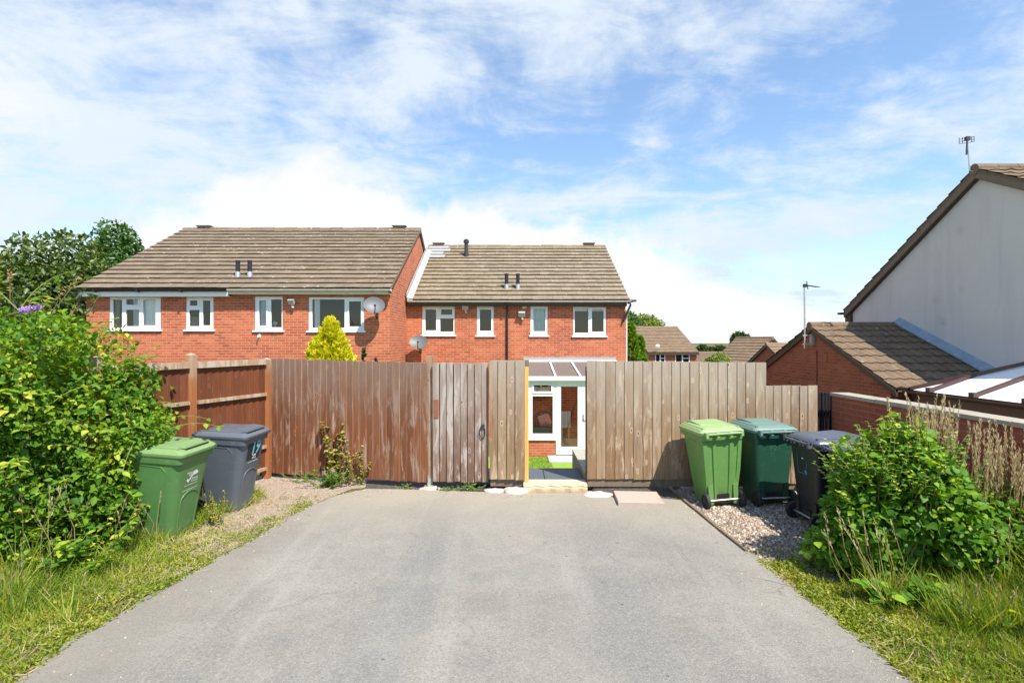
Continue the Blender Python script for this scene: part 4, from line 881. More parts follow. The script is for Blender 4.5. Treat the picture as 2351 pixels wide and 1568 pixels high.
for k,(cx_,cy_,rx,ry,h) in enumerate(((-.24,7.30,.14,.10,.05),(.04,7.27,.17,.13,.075),(1.16,7.12,.20,.13,.055),(-1.16,7.44,.16,.10,.04))):
    m=MB(); rings=[]
    for s,z in ((1,-.03),(1,h*.45),(.85,h*.8),(.5,h),(.12,h*1.02)): rings.append([(cx_+rx*s*math.cos(a)*(1+.13*math.sin(3*a+k)+.05*math.sin(7*a)),cy_+ry*s*math.sin(a)*(1+.1*math.cos(2*a+k)),z+.006*math.sin(5*a+k)) for a in np.linspace(0,2*math.pi,25)[:-1]])
    m.loft(rings); tag(m.build('concrete_pad',M['palecon'] if k<3 else M['concrete'],loc=(cx_,cy_,0),smooth=True),['pale poured concrete lump under the edge of the plank gate','pale poured concrete lump under the yellow post','pale poured concrete lump at the corner of the long pale fence','grey concrete lump around the steel post foot'][k],'concrete footing','concrete footings along the fence')
slab('stone_slab',0,0.58,0,.50,0,.05,'pinkslab','pinkish paving slab lying loose before the pale fence','paving slab').location=(1.66,6.88,.022)
bpy.data.objects['stone_slab'].rotation_euler=(0,0,R(-4))
# ---- brick wall on the right and what stands behind it
t=thing('brick_wall',(4.7,4.2,0),'long dark red brick wall with pale stone coping beside the bush','wall')
m=MB(); m.box(4.60,4.82,.6,7.52,-.1,1.33); m.build('wall',M['brick_dark'],t)
m=MB(); y=.6
while y<7.52:
    b=min(y+.6,7.53); m.box(4.575,4.845,y+.004,b-.004,1.332,1.378+U(-.004,.004),random.random()); y=b
m.build('coping',M['coping'],t)
# garage
aG=7.35; apD,apZ=12.94,2.50; nE,fE,zE=10.03,15.85,1.20; xW=9.6
t=thing('brick_outbuilding',(aG,12.9,-1.1),'low brick outbuilding with a roll tiled roof against the white house','garage')
m=MB(); m.face([(aG+.10,nE+.25,-1.2),(aG+.10,fE-.25,-1.2),(aG+.10,fE-.25,zE),(aG+.10,apD,apZ-.08),(aG+.10,nE+.25,zE)]); m.box(aG+.11,xW-.01,nE+.25,fE-.25,-1.2,zE-.05)
m.build('wall',M['brick_dark'],t)
r_=MB(); tiled_slope(r_,aG,xW-.004,nE,zE-.0,apD,apZ,.205,.37,.03,pan=True,stag=False); tiled_slope(r_,aG,xW-.004,fE,zE,apD,apZ,.30,.37,.03,pan=True,stag=False)
r_.hexa([(aG+.02,nE+.02,zE-.06),(xW-.01,nE+.02,zE-.06),(xW-.01,apD,apZ-.06),(aG+.02,apD,apZ-.06),(aG+.02,nE+.02,zE-.01),(xW-.01,nE+.02,zE-.01),(xW-.01,apD,apZ-.01),(aG+.02,apD,apZ-.01)],.3)
x=aG
while x<xW-.05:
    b=min(x+.40,xW-.01); r_.tube([(x,apD,apZ-.02),(b-.006,apD,apZ-.02+U(-.004,.006))],.115,12,random.random()); x=b
roofG=r_.build('roof',M['tile_pan'],t)
verge_board(t,aG+.03,nE+.02,zE+.02,apD,apZ+.02,fE,.17,.04)
m=MB(); 
for (y0,z0,y1,z1) in ((nE-.1,zE+.0,apD,apZ+.01),):
    m.hexa([(xW-.16,y0,z0+.05),(xW-.006,y0,z0+.05),(xW-.006,y1,z1+.05),(xW-.16,y1,z1+.05),(xW-.16,y0,z0+.085),(xW-.006,y0,z0+.20),(xW-.006,y1,z1+.20),(xW-.16,y1,z1+.085)])
m.build('flashing',M['lead_blue'],roofG)
m=MB(); ab=plain('pale red vent brick',(.30,.09,.055),.8)
for (y0,y1,q0,q1) in ((13.25,13.40,.62,.80),(11.65,11.83,.62,.80),(12.35,12.50,1.62,1.80)): m=MB(); m.box(aG+.085,aG+.098,y0,y1,q0,q1); m.build('air_brick',ab,t)
m=MB(); m.tube([(aG+.085,12.75,1.9),(aG+.085,12.75,-.2)],.008,5); m.build('cable',M['black'],t)
# aerial on the outbuilding
def spine(m,c,d,n,L,step_,r=.006):
    d=Vector(d).normalized(); s=d.cross(Vector((0,0,1))).normalized(); m.tube([c,c+d*step_*n],r*1.6,5)
    for i in range(n): q=c+d*step_*(i+.3); m.tube([q-s*L/2,q+s*L/2],r,4)
t=thing('tv_aerial',(7.25,12.9,1.7),'thin television aerial on a tall pole at the outbuilding gable','aerial')
yk=12.9; xk=X(1847.5,yk)
m=MB(); m.tube([(xk,yk,Z(800,yk)),(xk,yk,Z(740,yk)),(xk-.01,yk,Z(655,yk))],.019,8); m.build('mast',M['metal'],t)
m=MB(); k0=Vector((xk-.01,yk,Z(655,yk))); spine(m,k0+Vector((0,0,.0)),(.93,.35,-.06),9,.16,.055,.005); m.tube([k0+Vector((.06,0,.10)),k0+Vector((.09,0,-.10))],.012,5); m.box(k0.x-.02,k0.x+.05,yk-.03,yk+.03,k0.z-.05,k0.z+.03); m.build('antenna',M['darkmetal'],t)
m=MB(); zq=Z(770,yk)
for v in (770,790): m.bar((xk-.05,yk,Z(v,yk)),(aG+.10,yk,Z(v,yk)),.03,.03)
m.box(aG+.02,aG+.09,yk-.05,yk+.05,Z(793,yk),Z(768,yk)); m.build('bracket',M['lead'],t)
# white house
t=thing('white_house',(9.6,10.7,-1.7),'tall white rendered gable house with a brown tiled roof','house')
rd,rz_=10.72,5.66; fe,fz=14.95,2.99; ne,nz=5.9,3.10
m=MB(); m.face([(xW,ne+.2,-1.8),(xW,14.72,-1.8),(xW,14.72,fz-.02),(xW,rd,rz_-.10),(xW,ne+.2,nz-.02)]); m.face([(xW,14.72,-1.8),(xW+8,14.72,-1.8),(xW+8,14.72,fz),(xW,14.72,fz)]); m.face([(xW,ne+.2,-1.8),(xW+8,ne+.2,-1.8),(xW+8,ne+.2,nz),(xW,ne+.2,nz)])
m.face([(xW+8,ne+.2,-1.8),(xW+8,14.72,-1.8),(xW+8,14.72,fz-.02),(xW+8,rd,rz_-.10),(xW+8,ne+.2,nz-.02)])
m.build('wall',M['render'],t)
r_=MB(); tiled_slope(r_,xW-.13,xW+4,fe,fz,rd,rz_,.30,.36,.035,pan=False,stag=False); tiled_slope(r_,xW-.13,xW+5,ne,nz,rd,rz_,.30,.34,.03,pan=True,stag=False)
for (e,z) in ((fe,fz),(ne,nz)): s=1 if e<rd else -1; r_.hexa([(xW-.12,e+.02*s,z-.05),(xW+8,e+.02*s,z-.05),(xW+8,rd,rz_-.06),(xW-.12,rd,rz_-.06),(xW-.12,e+.02*s,z-.01),(xW+8,e+.02*s,z-.01),(xW+8,rd,rz_-.005),(xW-.12,rd,rz_-.005)],.3)
x=xW-.13
while x<xW+7.9: r_.tube([(x,rd,rz_-.03),(x+.41,rd,rz_-.03+U(-.004,.008))],.12,12,random.random()); x+=.42
r_.build('roof',M['tile_pan'],t)
m=MB()
for (e,z) in ((fe,fz),(ne,nz)): m.hexa([(xW-.115,e,z-.20),(xW-.075,e,z-.20),(xW-.075,rd,rz_-.20),(xW-.115,rd,rz_-.20),(xW-.115,e,z-.002),(xW-.075,e,z-.002),(xW-.075,rd,rz_-.002),(xW-.115,rd,rz_-.002)])
m.build('bargeboard',M['verge'],t)
m=MB()
for (e,z) in ((fe,fz),(ne,nz)): m.hexa([(xW-.074,e,z-.22),(xW-.002,e,z-.22),(xW-.002,rd,rz_-.22),(xW-.074,rd,rz_-.22),(xW-.074,e,z-.06),(xW-.002,e,z-.06),(xW-.002,rd,rz_-.06),(xW-.074,rd,rz_-.06)])
m.box(xW-.075,xW+.3,14.724,14.95,fz-.33,fz-.05); m.build('soffit',M['brown_trim'],t)
m=MB(); m.box(xW-.2,xW+6,14.96,15.10,fz-.11,fz-.05); m.build('gutter',M['black'],t)
t=thing('tv_aerial',(9.45,10.75,5.3),'television aerial with flat comb head on the white gable peak','aerial')
yk=10.78; k1=Vector((9.44,yk,Z(392,yk))); k2=Vector((X(2221,yk),yk,Z(320,yk)))
m=MB(); m.tube([Vector((9.59,yk-.12,Z(395,yk))),k1+Vector((.06,-.05,-.04)),k1,k1*.5+k2*.5,k2],.016,8); m.build('mast',M['metal'],t)
m=MB(); c=k2+Vector((-.17,0,-.03)); 
for dz in (-.05,.0,.05): m.tube([c+Vector((0,0,dz-.02)),c+Vector((.36,.06,dz+.05))],.006,4)
for s in (0,.08,.2,.3,.36): m.tube([c+Vector((s,s*.16,-.06+s*.15)),c+Vector((s,s*.16,.06+s*.15))],.006,4)
m.tube([k2+Vector((0,0,.02)),k2+Vector((-.02,0,-.32))],.016,5); m.box(k2.x-.04,k2.x+.04,yk-.03,yk+.03,k2.z-.03,k2.z+.05); m.build('antenna',M['darkmetal'],t)
# neighbour conservatory
xN=7.6; yN=9.98; zN=1.17
t=thing('conservatory',(8.6,6.5,-1.0),'brown framed conservatory with a bright white roof in front of the white house','conservatory')
pk=Vector((9.52,8.86,1.87)); e0=Vector((xN,yN,zN)); 
S_=lambda x:zN+(x-xN)*(1.87-zN)/(9.52-xN)
m=MB(); m.add([e0+Vector((.02,-.01,.02)),Vector((xN+.02,2.0,zN+.02)),Vector((9.52,2.0,1.87)),pk],[(0,1,2,3)]); m.add([e0+Vector((.02,-.01,.02)),pk,Vector((9.52,yN,zN+.02))],[(0,1,2)]); m.build('roof_sheet',M['polywhite'],t)
m=MB(); hip=lambda x:yN-(x-xN)*(yN-8.86)/(9.52-xN)
m.bar(e0+Vector((0,0,.045)),pk+Vector((0,0,.05)),.07,.06); m.bar((9.53,8.9,1.9),(9.53,2.0,1.9),.08,.06)
y=9.50
while y>2.2:
    xe=min(9.52,xN+(yN-y)*(9.52-xN)/(yN-8.86)); m.bar((xN+.0,y,zN+.05),(xe,y,S_(xe)+.045),.07,.05); m.box(xN-.05,xN+.04,y-.05,y+.05,zN+.02,zN+.10); y-=.90
m.build('roof_bar',M['maroon'],t)
m=MB(); gutter(m,-yN-.05,-2.0,0,0,.06); mm=MB(); mm.v=[(xN-.06+p[1],-p[0],zN+p[2]) for p in m.v]; mm.f=m.f; mm.r=m.r; mm.build('gutter',M['maroon'],t,True)
m=MB(); m.box(xN+.02,xN+.10,2.0,yN-.02,zN-.22,zN-.02); 
for y in np.arange(2.0,yN,.9): m.box(xN+.03,xN+.09,y,y+.09,-.4,zN-.22)
m.box(xN+.03,xN+.09,2.0,yN-.02,.55,.62); m.build('frame',M['maroon'],t)
m=MB(); m.face([(xN+.06,2.0,-.4),(xN+.06,yN-.05,-.4),(xN+.06,yN-.05,zN-.2),(xN+.06,2.0,zN-.2)]); m.build('glazing',M['glass'],t)
m=MB(); m.box(xN+.0,xN+.15,2.0,yN-.02,-1.1,-.4); m.box(xN+1.2,xN+1.25,2.0,yN-.02,-1.0,1.3); m.build('plinth_wall',M['brick_dark'],t)
m=MB(); m.tube([(xN-.06,yN-.0,zN-.05),(xN-.06,yN+.0,zN-.14),(xN+.12,yN-.02,zN-.30),(xN+.12,yN-.02,-1)],.035,8); m.build('downpipe',M['black'],t,True)
# ---- houses beyond
def simple_house(loc,rz,w,dp,zb,ze,zr,label,wins=(),mat='brick_far',lean=.25,tile='tile_far',gauge=.36):
    """front along local x at y=0, ridge parallel to x; built in local coordinates"""
    t=thing('brick_house',loc,label,'house',rz)
    m=MB(); plate(m,lambda s,z,n:(s,n,z),False,(0,w,zb,ze),list(wins),0,.1,edge=False)
    for x in (0,w): m.face([(x,0,zb),(x,dp,zb),(x,dp,ze),(x,dp/2,zr-.1),(x,0,ze)])
    m.face([(0,dp,zb),(w,dp,zb),(w,dp,ze),(0,dp,ze)]); m.build('wall',M[mat],t,local=True)
    r=MB(); tiled_slope(r,-.12,w+.12,-lean,ze-.1,dp/2,zr,.33,gauge,.04,jit=.012); tiled_slope(r,-.12,w+.12,dp+lean,ze-.1,dp/2,zr,.33,gauge,.04,jit=.012)
    r.tube([(-.12,dp/2,zr-.04),(w+.12,dp/2,zr-.04)],.12,8,.5); r.face([(-.1,-lean,ze-.13),(w+.1,-lean,ze-.13),(w+.1,dp/2,zr-.06),(-.1,dp/2,zr-.06)],.3)
    r.build('roof',M[tile],t,local=True)
    m=MB()
    for x in (-.11,w+.06): m.hexa([(x,-lean,ze-.3),(x+.05,-lean,ze-.3),(x+.05,dp/2,zr-.2),(x,dp/2,zr-.2),(x,-lean,ze-.12),(x+.05,-lean,ze-.12),(x+.05,dp/2,zr-.02),(x,dp/2,zr-.02)]); m.hexa([(x,dp/2,zr-.2),(x+.05,dp/2,zr-.2),(x+.05,dp+lean,ze-.3),(x,dp+lean,ze-.3),(x,dp/2,zr-.02),(x+.05,dp/2,zr-.02),(x+.05,dp+lean,ze-.12),(x,dp+lean,ze-.12)])
    m.box(-.1,w+.1,-lean-.02,0,ze-.3,ze-.14); m.build('bargeboard',M['brown_trim'],t,local=True)
    for (a,b,c,d_) in wins:
        f=MB(); mid=(a+b)/2; plate(f,lambda s,z,n:(s,n,z),True,(a,b,c,d_),[(a+.07,mid-.05,c+.08,d_-.08),(mid+.05,b-.07,c+.08,c+(d_-c)*.55),(mid+.05,b-.07,c+(d_-c)*.62,d_-.08)],-.01,.06); fo=f.build('window',M['white'],t,local=True)
        g=MB(); g.face([(a,.05,c),(b,.05,c),(b,.05,d_),(a,.05,d_)]); g.build('pane',M['glass'],fo,local=True)
    m=MB(); m.box(.2,w-.2,1.2,1.3,zb,ze); m.build('room_lining',M['room'],t,local=True)
    return t
dC=42.; x0=X(1489,dC); x1=X(1599.5,dC); z0=-4.2
wn=[(X(1504,dC)-x0,X(1527.5,dC)-x0,Z(838,dC)-z0,Z(811.5,dC)-z0),(X(1550,dC)-x0,X(1583.5,dC)-x0,Z(838,dC)-z0,Z(811.5,dC)-z0)]
t=simple_house((x0,dC,z0),0,x1-x0,10.6,0,Z(806,dC)-z0,Z(751,47.3)-z0,'small distant brick house with two white windows beyond the pale fence',wn)
m=MB(); m.tube([(.3,-.35,wn[0][3]-.2),(.3,-.35,wn[0][3]+.9)],.02,5); 
t2=thing('satellite_dish',(x0+.55,dC-.4,1.6),'tiny white satellite dish on the roof edge of the small distant house','satellite dish')
m=MB(); c=Vector((x0+.6,dC-.45,1.75)); rr=[[c+Vector((q*.17*math.cos(a),-.05*(1-q),q*.15*math.sin(a))) for a in np.linspace(0,6.283,17)[:-1]] for q in (1,.5,.1)]; m.loft(rr); m.build('reflector',M['cream'],t2,True)
m=MB(); m.tube([c+Vector((0,.05,-.1)),c+Vector((-.1,.3,-.6))],.03,6); m.build('bracket',M['metal'],t2)
e1=Vector((18.2,40.0)); e2=Vector((16.95,43.4)); dv=(e2-e1); rzD=math.atan2(-dv.y,-dv.x); Ld=dv.length
simple_house((e2.x,e2.y,-4.3),rzD,Ld,4.4,0,Z(831,40.5)+4.3,2.42+4.3,'distant brick house with a sunlit gable, roof sloping towards the small house')
# darker gable standing in front of it: ridge runs east
t=thing('brick_house',(14.0,28.8,-4),'distant dark gabled house half hidden by the brick outbuilding','house')
aE=14.0; ad,azE=28.6,1.97; m=MB(); m.face([(aE,26.3,-4),(aE,31.0,-4),(aE,31.0,.80),(aE,ad,azE-.1),(aE,26.3,.80)]); m.box(aE+.01,aE+6,26.3,31.0,-4,.75); m.build('wall',M['brick_dark'],t)
r_=MB(); tiled_slope(r_,aE-.12,aE+6,26.1,.72,ad,azE,.33,.36,.035); tiled_slope(r_,aE-.12,aE+6,31.2,.72,ad,azE,.33,.36,.035); r_.tube([(aE-.12,ad,azE-.03),(aE+6,ad,azE-.03)],.11,8,.5); r_.build('roof',M['tile_far'],t)
verge_board(t,aE-.10,26.1,.72,ad,azE,31.2,.16,.05)
dF=58.; t=simple_house((X(1606,dF),dF,-5.0),0,5.2,9,0,Z(833,dF)+5.0,Z(808.5,62.5)+5.0,'far brown roofed house low behind the pale fence, beside the small house')
# ------------------------------------------------------------------ wheelie bins
def text_geo(s,size,bold=0.):
    cu=bpy.data.curves.new('lettering','FONT'); cu.body=s; cu.size=size; cu.align_x='CENTER'; cu.align_y='CENTER'; cu.offset=bold
    o=bpy.data.objects.new('lettering',cu); COL.objects.link(o); dg=bpy.context.evaluated_depsgraph_get(); me=bpy.data.meshes.new_from_object(o.evaluated_get(dg))
    vs=[v.co.copy() for v in me.vertices]; fs=[tuple(p.vertices) for p in me.polygons]
    bpy.data.objects.remove(o); bpy.data.curves.remove(cu); bpy.data.meshes.remove(me); return vs,fs
def rr(wx,y0,y1,z,r,seg=4,rf=None):
    rf=rf or r; pts=[]
    for (cx,cy,a0,rad) in ((wx-rf,y1-rf,0,rf),(-wx+rf,y1-rf,90,rf),(-wx+r,y0+r,180,r),(wx-r,y0+r,270,r)):
        for k in range(seg+1): a=R(a0+90*k/seg); pts.append((cx+rad*math.cos(a),cy+rad*math.sin(a),z))
    return pts
RINGS=[(.0,.205,-.13,.225,.05),(.10,.215,-.205,.235,.055),(.30,.235,-.225,.262,.06),(.60,.258,-.25,.305,.065),(.90,.278,-.272,.352,.06),(.955,.282,-.276,.360,.055)]
def at_z(z):
    for a,b in zip(RINGS[:-1],RINGS[1:]):
        if z<=b[0]: 
            k=(z-a[0])/(b[0]-a[0]); return [a[i]+(b[i]-a[i])*k for i in range(5)]
    return list(RINGS[-1])
def wheelie(name,loc,rot,scale,mb_,ml,label,front=None,ribs=False,back=None):
    t=thing('wheelie_bin',loc,label,'bin',group='wheelie bins beside the driveway'); t.rotation_euler=rot; t.scale=(scale,)*3
    m=MB(); m.loft([rr(a[1],a[2],a[3],a[0],a[4],5,a[4]*1.5) for a in RINGS]); 
    # collar under the lid
    m.loft([rr(.292,-.285,.372,.90,.05),rr(.298,-.290,.378,.955,.05),rr(.298,-.290,.378,.985,.05)])
    if ribs:
        for s in (-1,1):
            m.loft([[(s*(at_z(z)[1]*.42-.02),at_z(z)[2]-.016,z),(s*(at_z(z)[1]*.42+.025),at_z(z)[2]-.016,z),(s*(at_z(z)[1]*.42+.04),at_z(z)[2]+.02,z),(s*(at_z(z)[1]*.42-.035),at_z(z)[2]+.02,z)][::s] for z in (.09,.5,.86)])
            m.loft([[(s*(at_z(z)[1]-.06),at_z(z)[2]-.010,z),(s*(at_z(z)[1]-.006),at_z(z)[2]-.004,z),(s*(at_z(z)[1]-.006),at_z(z)[2]+.05,z),(s*(at_z(z)[1]-.06),at_z(z)[2]+.03,z)][::s] for z in (.06,.5,.88)])
    # foot skirt and wheel housings
    for s in (-1,1): m.loft([[(s*.205,-.235,z),(s*.14,-.235,z),(s*.14,-.10,z),(s*.205,-.10,z)][::s] for z in (.045,.30)])
    # arch and side creases as raised beads
    arch=[]; 
    for z in np.linspace(.05,.44,8): arch.append((-.13-.012*(z/.44),at_z(z)[3]+.001,z))
    for a in np.linspace(180,0,9)[1:-1]: zz=.44+.10*math.sin(R(a)); arch.append((.142*math.cos(R(a)),at_z(zz)[3]+.001,zz))
    for z in np.linspace(.44,.05,8): arch.append((.13+.012*(z/.44),at_z(z)[3]+.001,z))
    m.tube(arch,.009,6)
    for s in (-1,1):
        pts=[(s*(at_z(z)[1]+.0005),at_z(z)[3]-.13,z) for z in np.linspace(.05,.80,9)]+[(s*(at_z(.86)[1]+.0005),at_z(.86)[3]-.20,.86),(s*(at_z(.87)[1]+.0005),-.10,.87)]
        m.tube(pts,.006,5)
    body=m.build('body',mb_,t,True,True,ang=35)
    m=MB(); m.box(-.085,.085,-.226,-.195,.07,.175); m.build('recess_shade',M['black'],body,local=True)  # raised black block imitating the shade inside an axle recess
    # lid
    m=MB(); m.loft([rr(.305,-.296,.402,.975,.05),rr(.310,-.300,.410,.988,.05),rr(.310,-.300,.410,1.012,.05),rr(.300,-.290,.398,1.016,.045),rr(.292,-.282,.385,1.030,.045),rr(.265,-.24,.33,1.058,.05),rr(.20,-.17,.24,1.068,.05)])
    for s in (-1,1): m.loft([[(s*.255,-.25,z),(s*.225,-.25,z),(s*.225,.33,z),(s*.255,.33,z)][::s] for z in (1.03,1.066)])
    lid=m.build('lid',ml,t,True,True,ang=35)
    m=MB(); m.hexa([(-.20,.22,1.066),(.20,.22,1.066),(.20,.365,1.060),(-.20,.365,1.060),(-.19,.22,1.092),(.19,.22,1.092),(.19,.36,1.078),(-.19,.36,1.078)]); m.hexa([(-.20,-.1,1.062),(.20,-.1,1.062),(.20,.22,1.066),(-.20,.22,1.066),(-.18,-.06,1.074),(.18,-.06,1.074),(.19,.22,1.092),(-.19,.22,1.092)]); m.build('lid_handle',ml,lid,local=True)
    m=MB(); m.box(-.185,.185,.352,.3675,1.040,1.0595); m.box(-.215,-.2015,.10,.34,1.05,1.062); m.box(.2015,.215,.10,.34,1.05,1.062); m.build('slot_shade',M['black'],lid,local=True)  # black strips painting in the shade under the lid handle
    # push bar and hinges at the back
    m=MB(); m.tube([(-.24,-.29,.985),(-.235,-.345,.995),(-.10,-.362,1.0),(.10,-.362,1.0),(.235,-.345,.995),(.24,-.29,.985)],.017,8)
    for x in (-.24,-.09,.09,.24): m.box(x-.016,x+.016,-.36,-.28,.955,1.02)
    m.tube([(-.27,-.325,1.022),(.27,-.325,1.022)],.011,6)
    m.build('push_bar',ml,t,True,True)
    for s in (-1,1):
        m=MB(); c=Vector((s*.245,-.235,.10)); m.loft([[c+Vector((dx,r*math.cos(a),r*math.sin(a))) for a in np.linspace(0,2*math.pi,25)[:-1]] for dx,r in ((-.024,.06),(-.024,.092),(-.016,.10),(.016,.10),(.024,.092),(.024,.06),(.014,.05))])
        wh=m.build('wheel',M['rubber'],t,True,True)
        m=MB(); m.cyl(c+Vector((s*.022,0,0)),(1,0,0),.035,.008,12); m.build('hub',M['darkmetal'],wh,True,True)
    m=MB(); m.cyl((0,-.235,.10),(1,0,0),.011,.235,10); m.build('axle',M['metal'],t,True,True)
    if front: front(t,body)
    if back: back(t,body)
    return t
def on_front(mb,geo,cx,z0,shear=0.,side=1):
    vs,fs=geo; sl=(RINGS[-1][3]-RINGS[2][3])/(RINGS[-1][0]-RINGS[2][0])
    out=[]
    for v in vs:
        z=z0+v.y; x=cx-v.x-shear*v.y
        if side>0: out.append((x,at_z(z)[3]+.003,z))
        else: out.append((-x,at_z(z)[2]-.003,z))
    mb.add(out,fs)
def quad_geo(x0,x1,y0,y1): return [Vector((x0,y0,0)),Vector((x1,y0,0)),Vector((x1,y1,0)),Vector((x0,y1,0))],[(0,1,2,3)]
def poly_geo(p): return [Vector((x,y,0)) for x,y in p],[tuple(range(len(p)))]
def council(t,body,z,sz=1.,cx=0.):
    m=MB()
    for s,x,y in (('Malvern',-.030,.050),('Hills',-.024,.026),('District',.045,-.020),('Council',.045,-.045)): on_front(m,text_geo(s,.030*sz,.0006),cx-x*sz,z+y*sz)
    on_front(m,poly_geo([(-.075*sz,-.02*sz),(-.045*sz,-.052*sz),(.04*sz,.05*sz),(.025*sz,.062*sz),(-.043*sz,-.02*sz),(-.06*sz,-.005*sz)]),cx,z)
    on_front(m,poly_geo([(.0,.008*sz),(.045*sz,.066*sz),(.085*sz,.035*sz),(.075*sz,.018*sz)]),cx,z)
    return m
def green_front(t,body):
    m=council(t,body,.70,1.12,.02)
    m.build('emblem_print',M['print_white'],t,local=True)
    for z,w in ((.615,.021),(.562,.024)):
        m=MB(); on_front(m,text_geo('www.malvernhills.gov.uk',w,.0004),.02,z); m.build('web_address_print',M['print_white'],t,local=True)
def grey_front(t,body):
    m=MB(); on_front(m,poly_geo([(-.15,.105),(.14,.105),(.15,-.02),(.13,-.13),(-.15,-.13)]),-.005,.80); m.build('sticker',M['print_dark'],t,local=True)
    m=MB(); vs,fs=text_geo('19',.25,.006); vs=[Vector((v.x*.80,v.y,0)) for v in vs]; on_front(m,(vs,fs),-.035,.815,.10); m.v=[(p[0],p[1]+.002,p[2]) for p in m.v]; tag(m.build('house_number',M['print_blue'],t,local=True),'pale blue number 19')
    m=council(t,body,.700,.55,-.01); m.v=[(p[0],p[1]+.004,p[2]) for p in m.v]; m.build('emblem_print',M['print_white'],t,local=True)
    m=MB(); on_front(m,text_geo('www.malvernhills.gov.uk',.022,.0008),.0,.640); m.v=[(p[0],p[1]+.004,p[2]) for p in m.v]; m.build('web_address_print',M['print_white'],t,local=True)
def black_back(t,body):
    m=MB(); a,b,w=.19,.24,.0045; cx,z=.03,.72; hx,hz=a/2,b/2
    for q in ((-hx,-hx+w*2,-hz,hz),(hx-w*2,hx,-hz,hz*.35),(-hx,hx,-hz,-hz+w*2)): on_front(m,quad_geo(*q),cx,z,0,-1)
    m.build('sticker_outline',M['print_line'],t,local=True)
    m=MB(); on_front(m,quad_geo(.0,.035,.06,.075),cx,z,0,-1); on_front(m,poly_geo([(.045,-.07),(.06,-.075),(.085,-.10),(.07,-.10)]),cx,z,0,-1); m.build('print',M['print_white'],t,local=True)
def teal_back(t,body):
    m=MB(); on_front(m,text_geo('P21',.10,.0),.0,.77,0,-1); on_front(m,text_geo('7L',.08,.0),.03,.68,0,-1); m.build('stencil',M['print_faint'],t,local=True)
def rim_of(o): return o
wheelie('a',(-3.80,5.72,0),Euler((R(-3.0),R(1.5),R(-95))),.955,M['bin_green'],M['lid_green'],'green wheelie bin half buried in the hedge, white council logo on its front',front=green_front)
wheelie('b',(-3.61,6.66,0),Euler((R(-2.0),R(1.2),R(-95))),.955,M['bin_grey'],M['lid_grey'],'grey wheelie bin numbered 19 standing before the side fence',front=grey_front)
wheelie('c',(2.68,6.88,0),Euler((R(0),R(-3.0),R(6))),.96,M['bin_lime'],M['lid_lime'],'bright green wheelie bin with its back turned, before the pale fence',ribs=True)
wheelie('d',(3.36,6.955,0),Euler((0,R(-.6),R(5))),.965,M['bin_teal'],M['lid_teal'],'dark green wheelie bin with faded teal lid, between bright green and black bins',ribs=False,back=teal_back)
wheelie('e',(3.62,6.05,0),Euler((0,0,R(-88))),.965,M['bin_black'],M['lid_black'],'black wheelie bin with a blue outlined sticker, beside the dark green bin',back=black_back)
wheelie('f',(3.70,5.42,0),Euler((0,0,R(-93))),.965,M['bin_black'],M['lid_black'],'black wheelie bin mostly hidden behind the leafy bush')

# ------------------------------------------------------------------ plants
def stems_to(mb,base,tips,r0=.02,sag=.12):
    for p in tips:
        b=Vector(base)+Vector((U(-.15,.15),U(-.15,.15),0)); q=Vector(p); mid=b*.5+q*.5+Vector((U(-sag,sag),U(-sag,sag),U(0,sag)))
        mb.tube([b,mid,q],[r0,r0*.6,r0*.2],5)
# big hedge
t=thing('hedge',(-5.2,5.4,0),'big overgrown leafy hedge spilling over the green bin','hedge')
HB=[(-6.9,4.9,1.25,1.6,1.3,1.55),(-5.5,5.1,1.2,1.22,.85,1.42),(-4.85,5.7,.98,.82,.72,1.12),(-5.9,6.6,1.0,1.2,1.0,1.15),(-4.72,5.35,.55,.62,.55,.62),(-4.50,5.95,1.12,.40,.36,.66),(-5.3,4.75,.55,.95,.55,.75),(-7.2,6.8,1.3,1.4,1.5,1.4),(-4.42,5.62,.45,.34,.30,.45),(-4.78,6.2,1.05,.52,.42,.80),(-3.98,5.56,1.13,.26,.26,.17),(-4.2,5.38,.5,.24,.22,.46),(-4.06,5.34,.72,.17,.13,.40),(-4.36,5.95,1.60,.30,.30,.30)]
p,nr,bm_=blob_points(HB,82000,.45,.22,3.8,.03,3)
ax,nn=leaf_axes(nr,.55,.30,.75,.55); N=len(p)
rn=np.clip(rng.beta(2,2.4,N)*.8+.16*np.sin(p[:,0]*4.1+p[:,2]*5.3+np.sin(p[:,1]*6))+.16*(bm_>.25)*rng.random(N)+.16*np.clip(nr[:,2],0,1)+.06,0,1)  # upward-facing leaves toned lighter to paint in a sunlit top
big=rng.random(N)
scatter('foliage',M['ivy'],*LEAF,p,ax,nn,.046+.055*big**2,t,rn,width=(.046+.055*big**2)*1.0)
# arching outer sprays with larger leaves
m=MB(); lp=[];la=[];ln=[]
sp,sn,_=blob_points(HB,560,.05,.12,3,.35,9)
for q,n_ in zip(sp,sn):
    if n_[1]>.5: continue
    q=Vector(q); d=(Vector(n_)+Vector((U(-.3,.3),U(-.3,.3),U(.1,.7)))).normalized(); L=U(.18,.55); pts=[q-d*.15]
    for k in range(5): pts.append(pts[-1]+d*L/4); d=(d+Vector((0,0,-.22))).normalized()
    m.tube(pts,[.006,.005,.005,.004,.003,.002],4)
    for k in range(1,6):
        for s in (-1,1):
            lp.append(pts[k]); sdv=d.cross(Vector((0,0,1))).normalized()*s; la.append(sdv+d*.5+Vector((0,0,U(-.4,.2)))); ln.append(Vector((U(-.4,.4),U(-.4,.4),1)))
m.build('twigs',M['greenstem'],t)
scatter('spray_leaves',M['ivy'],*LEAF,lp,la,ln,rng.uniform(.055,.10,len(lp)),t,np.clip(rng.beta(3,2,len(lp)),0,1))
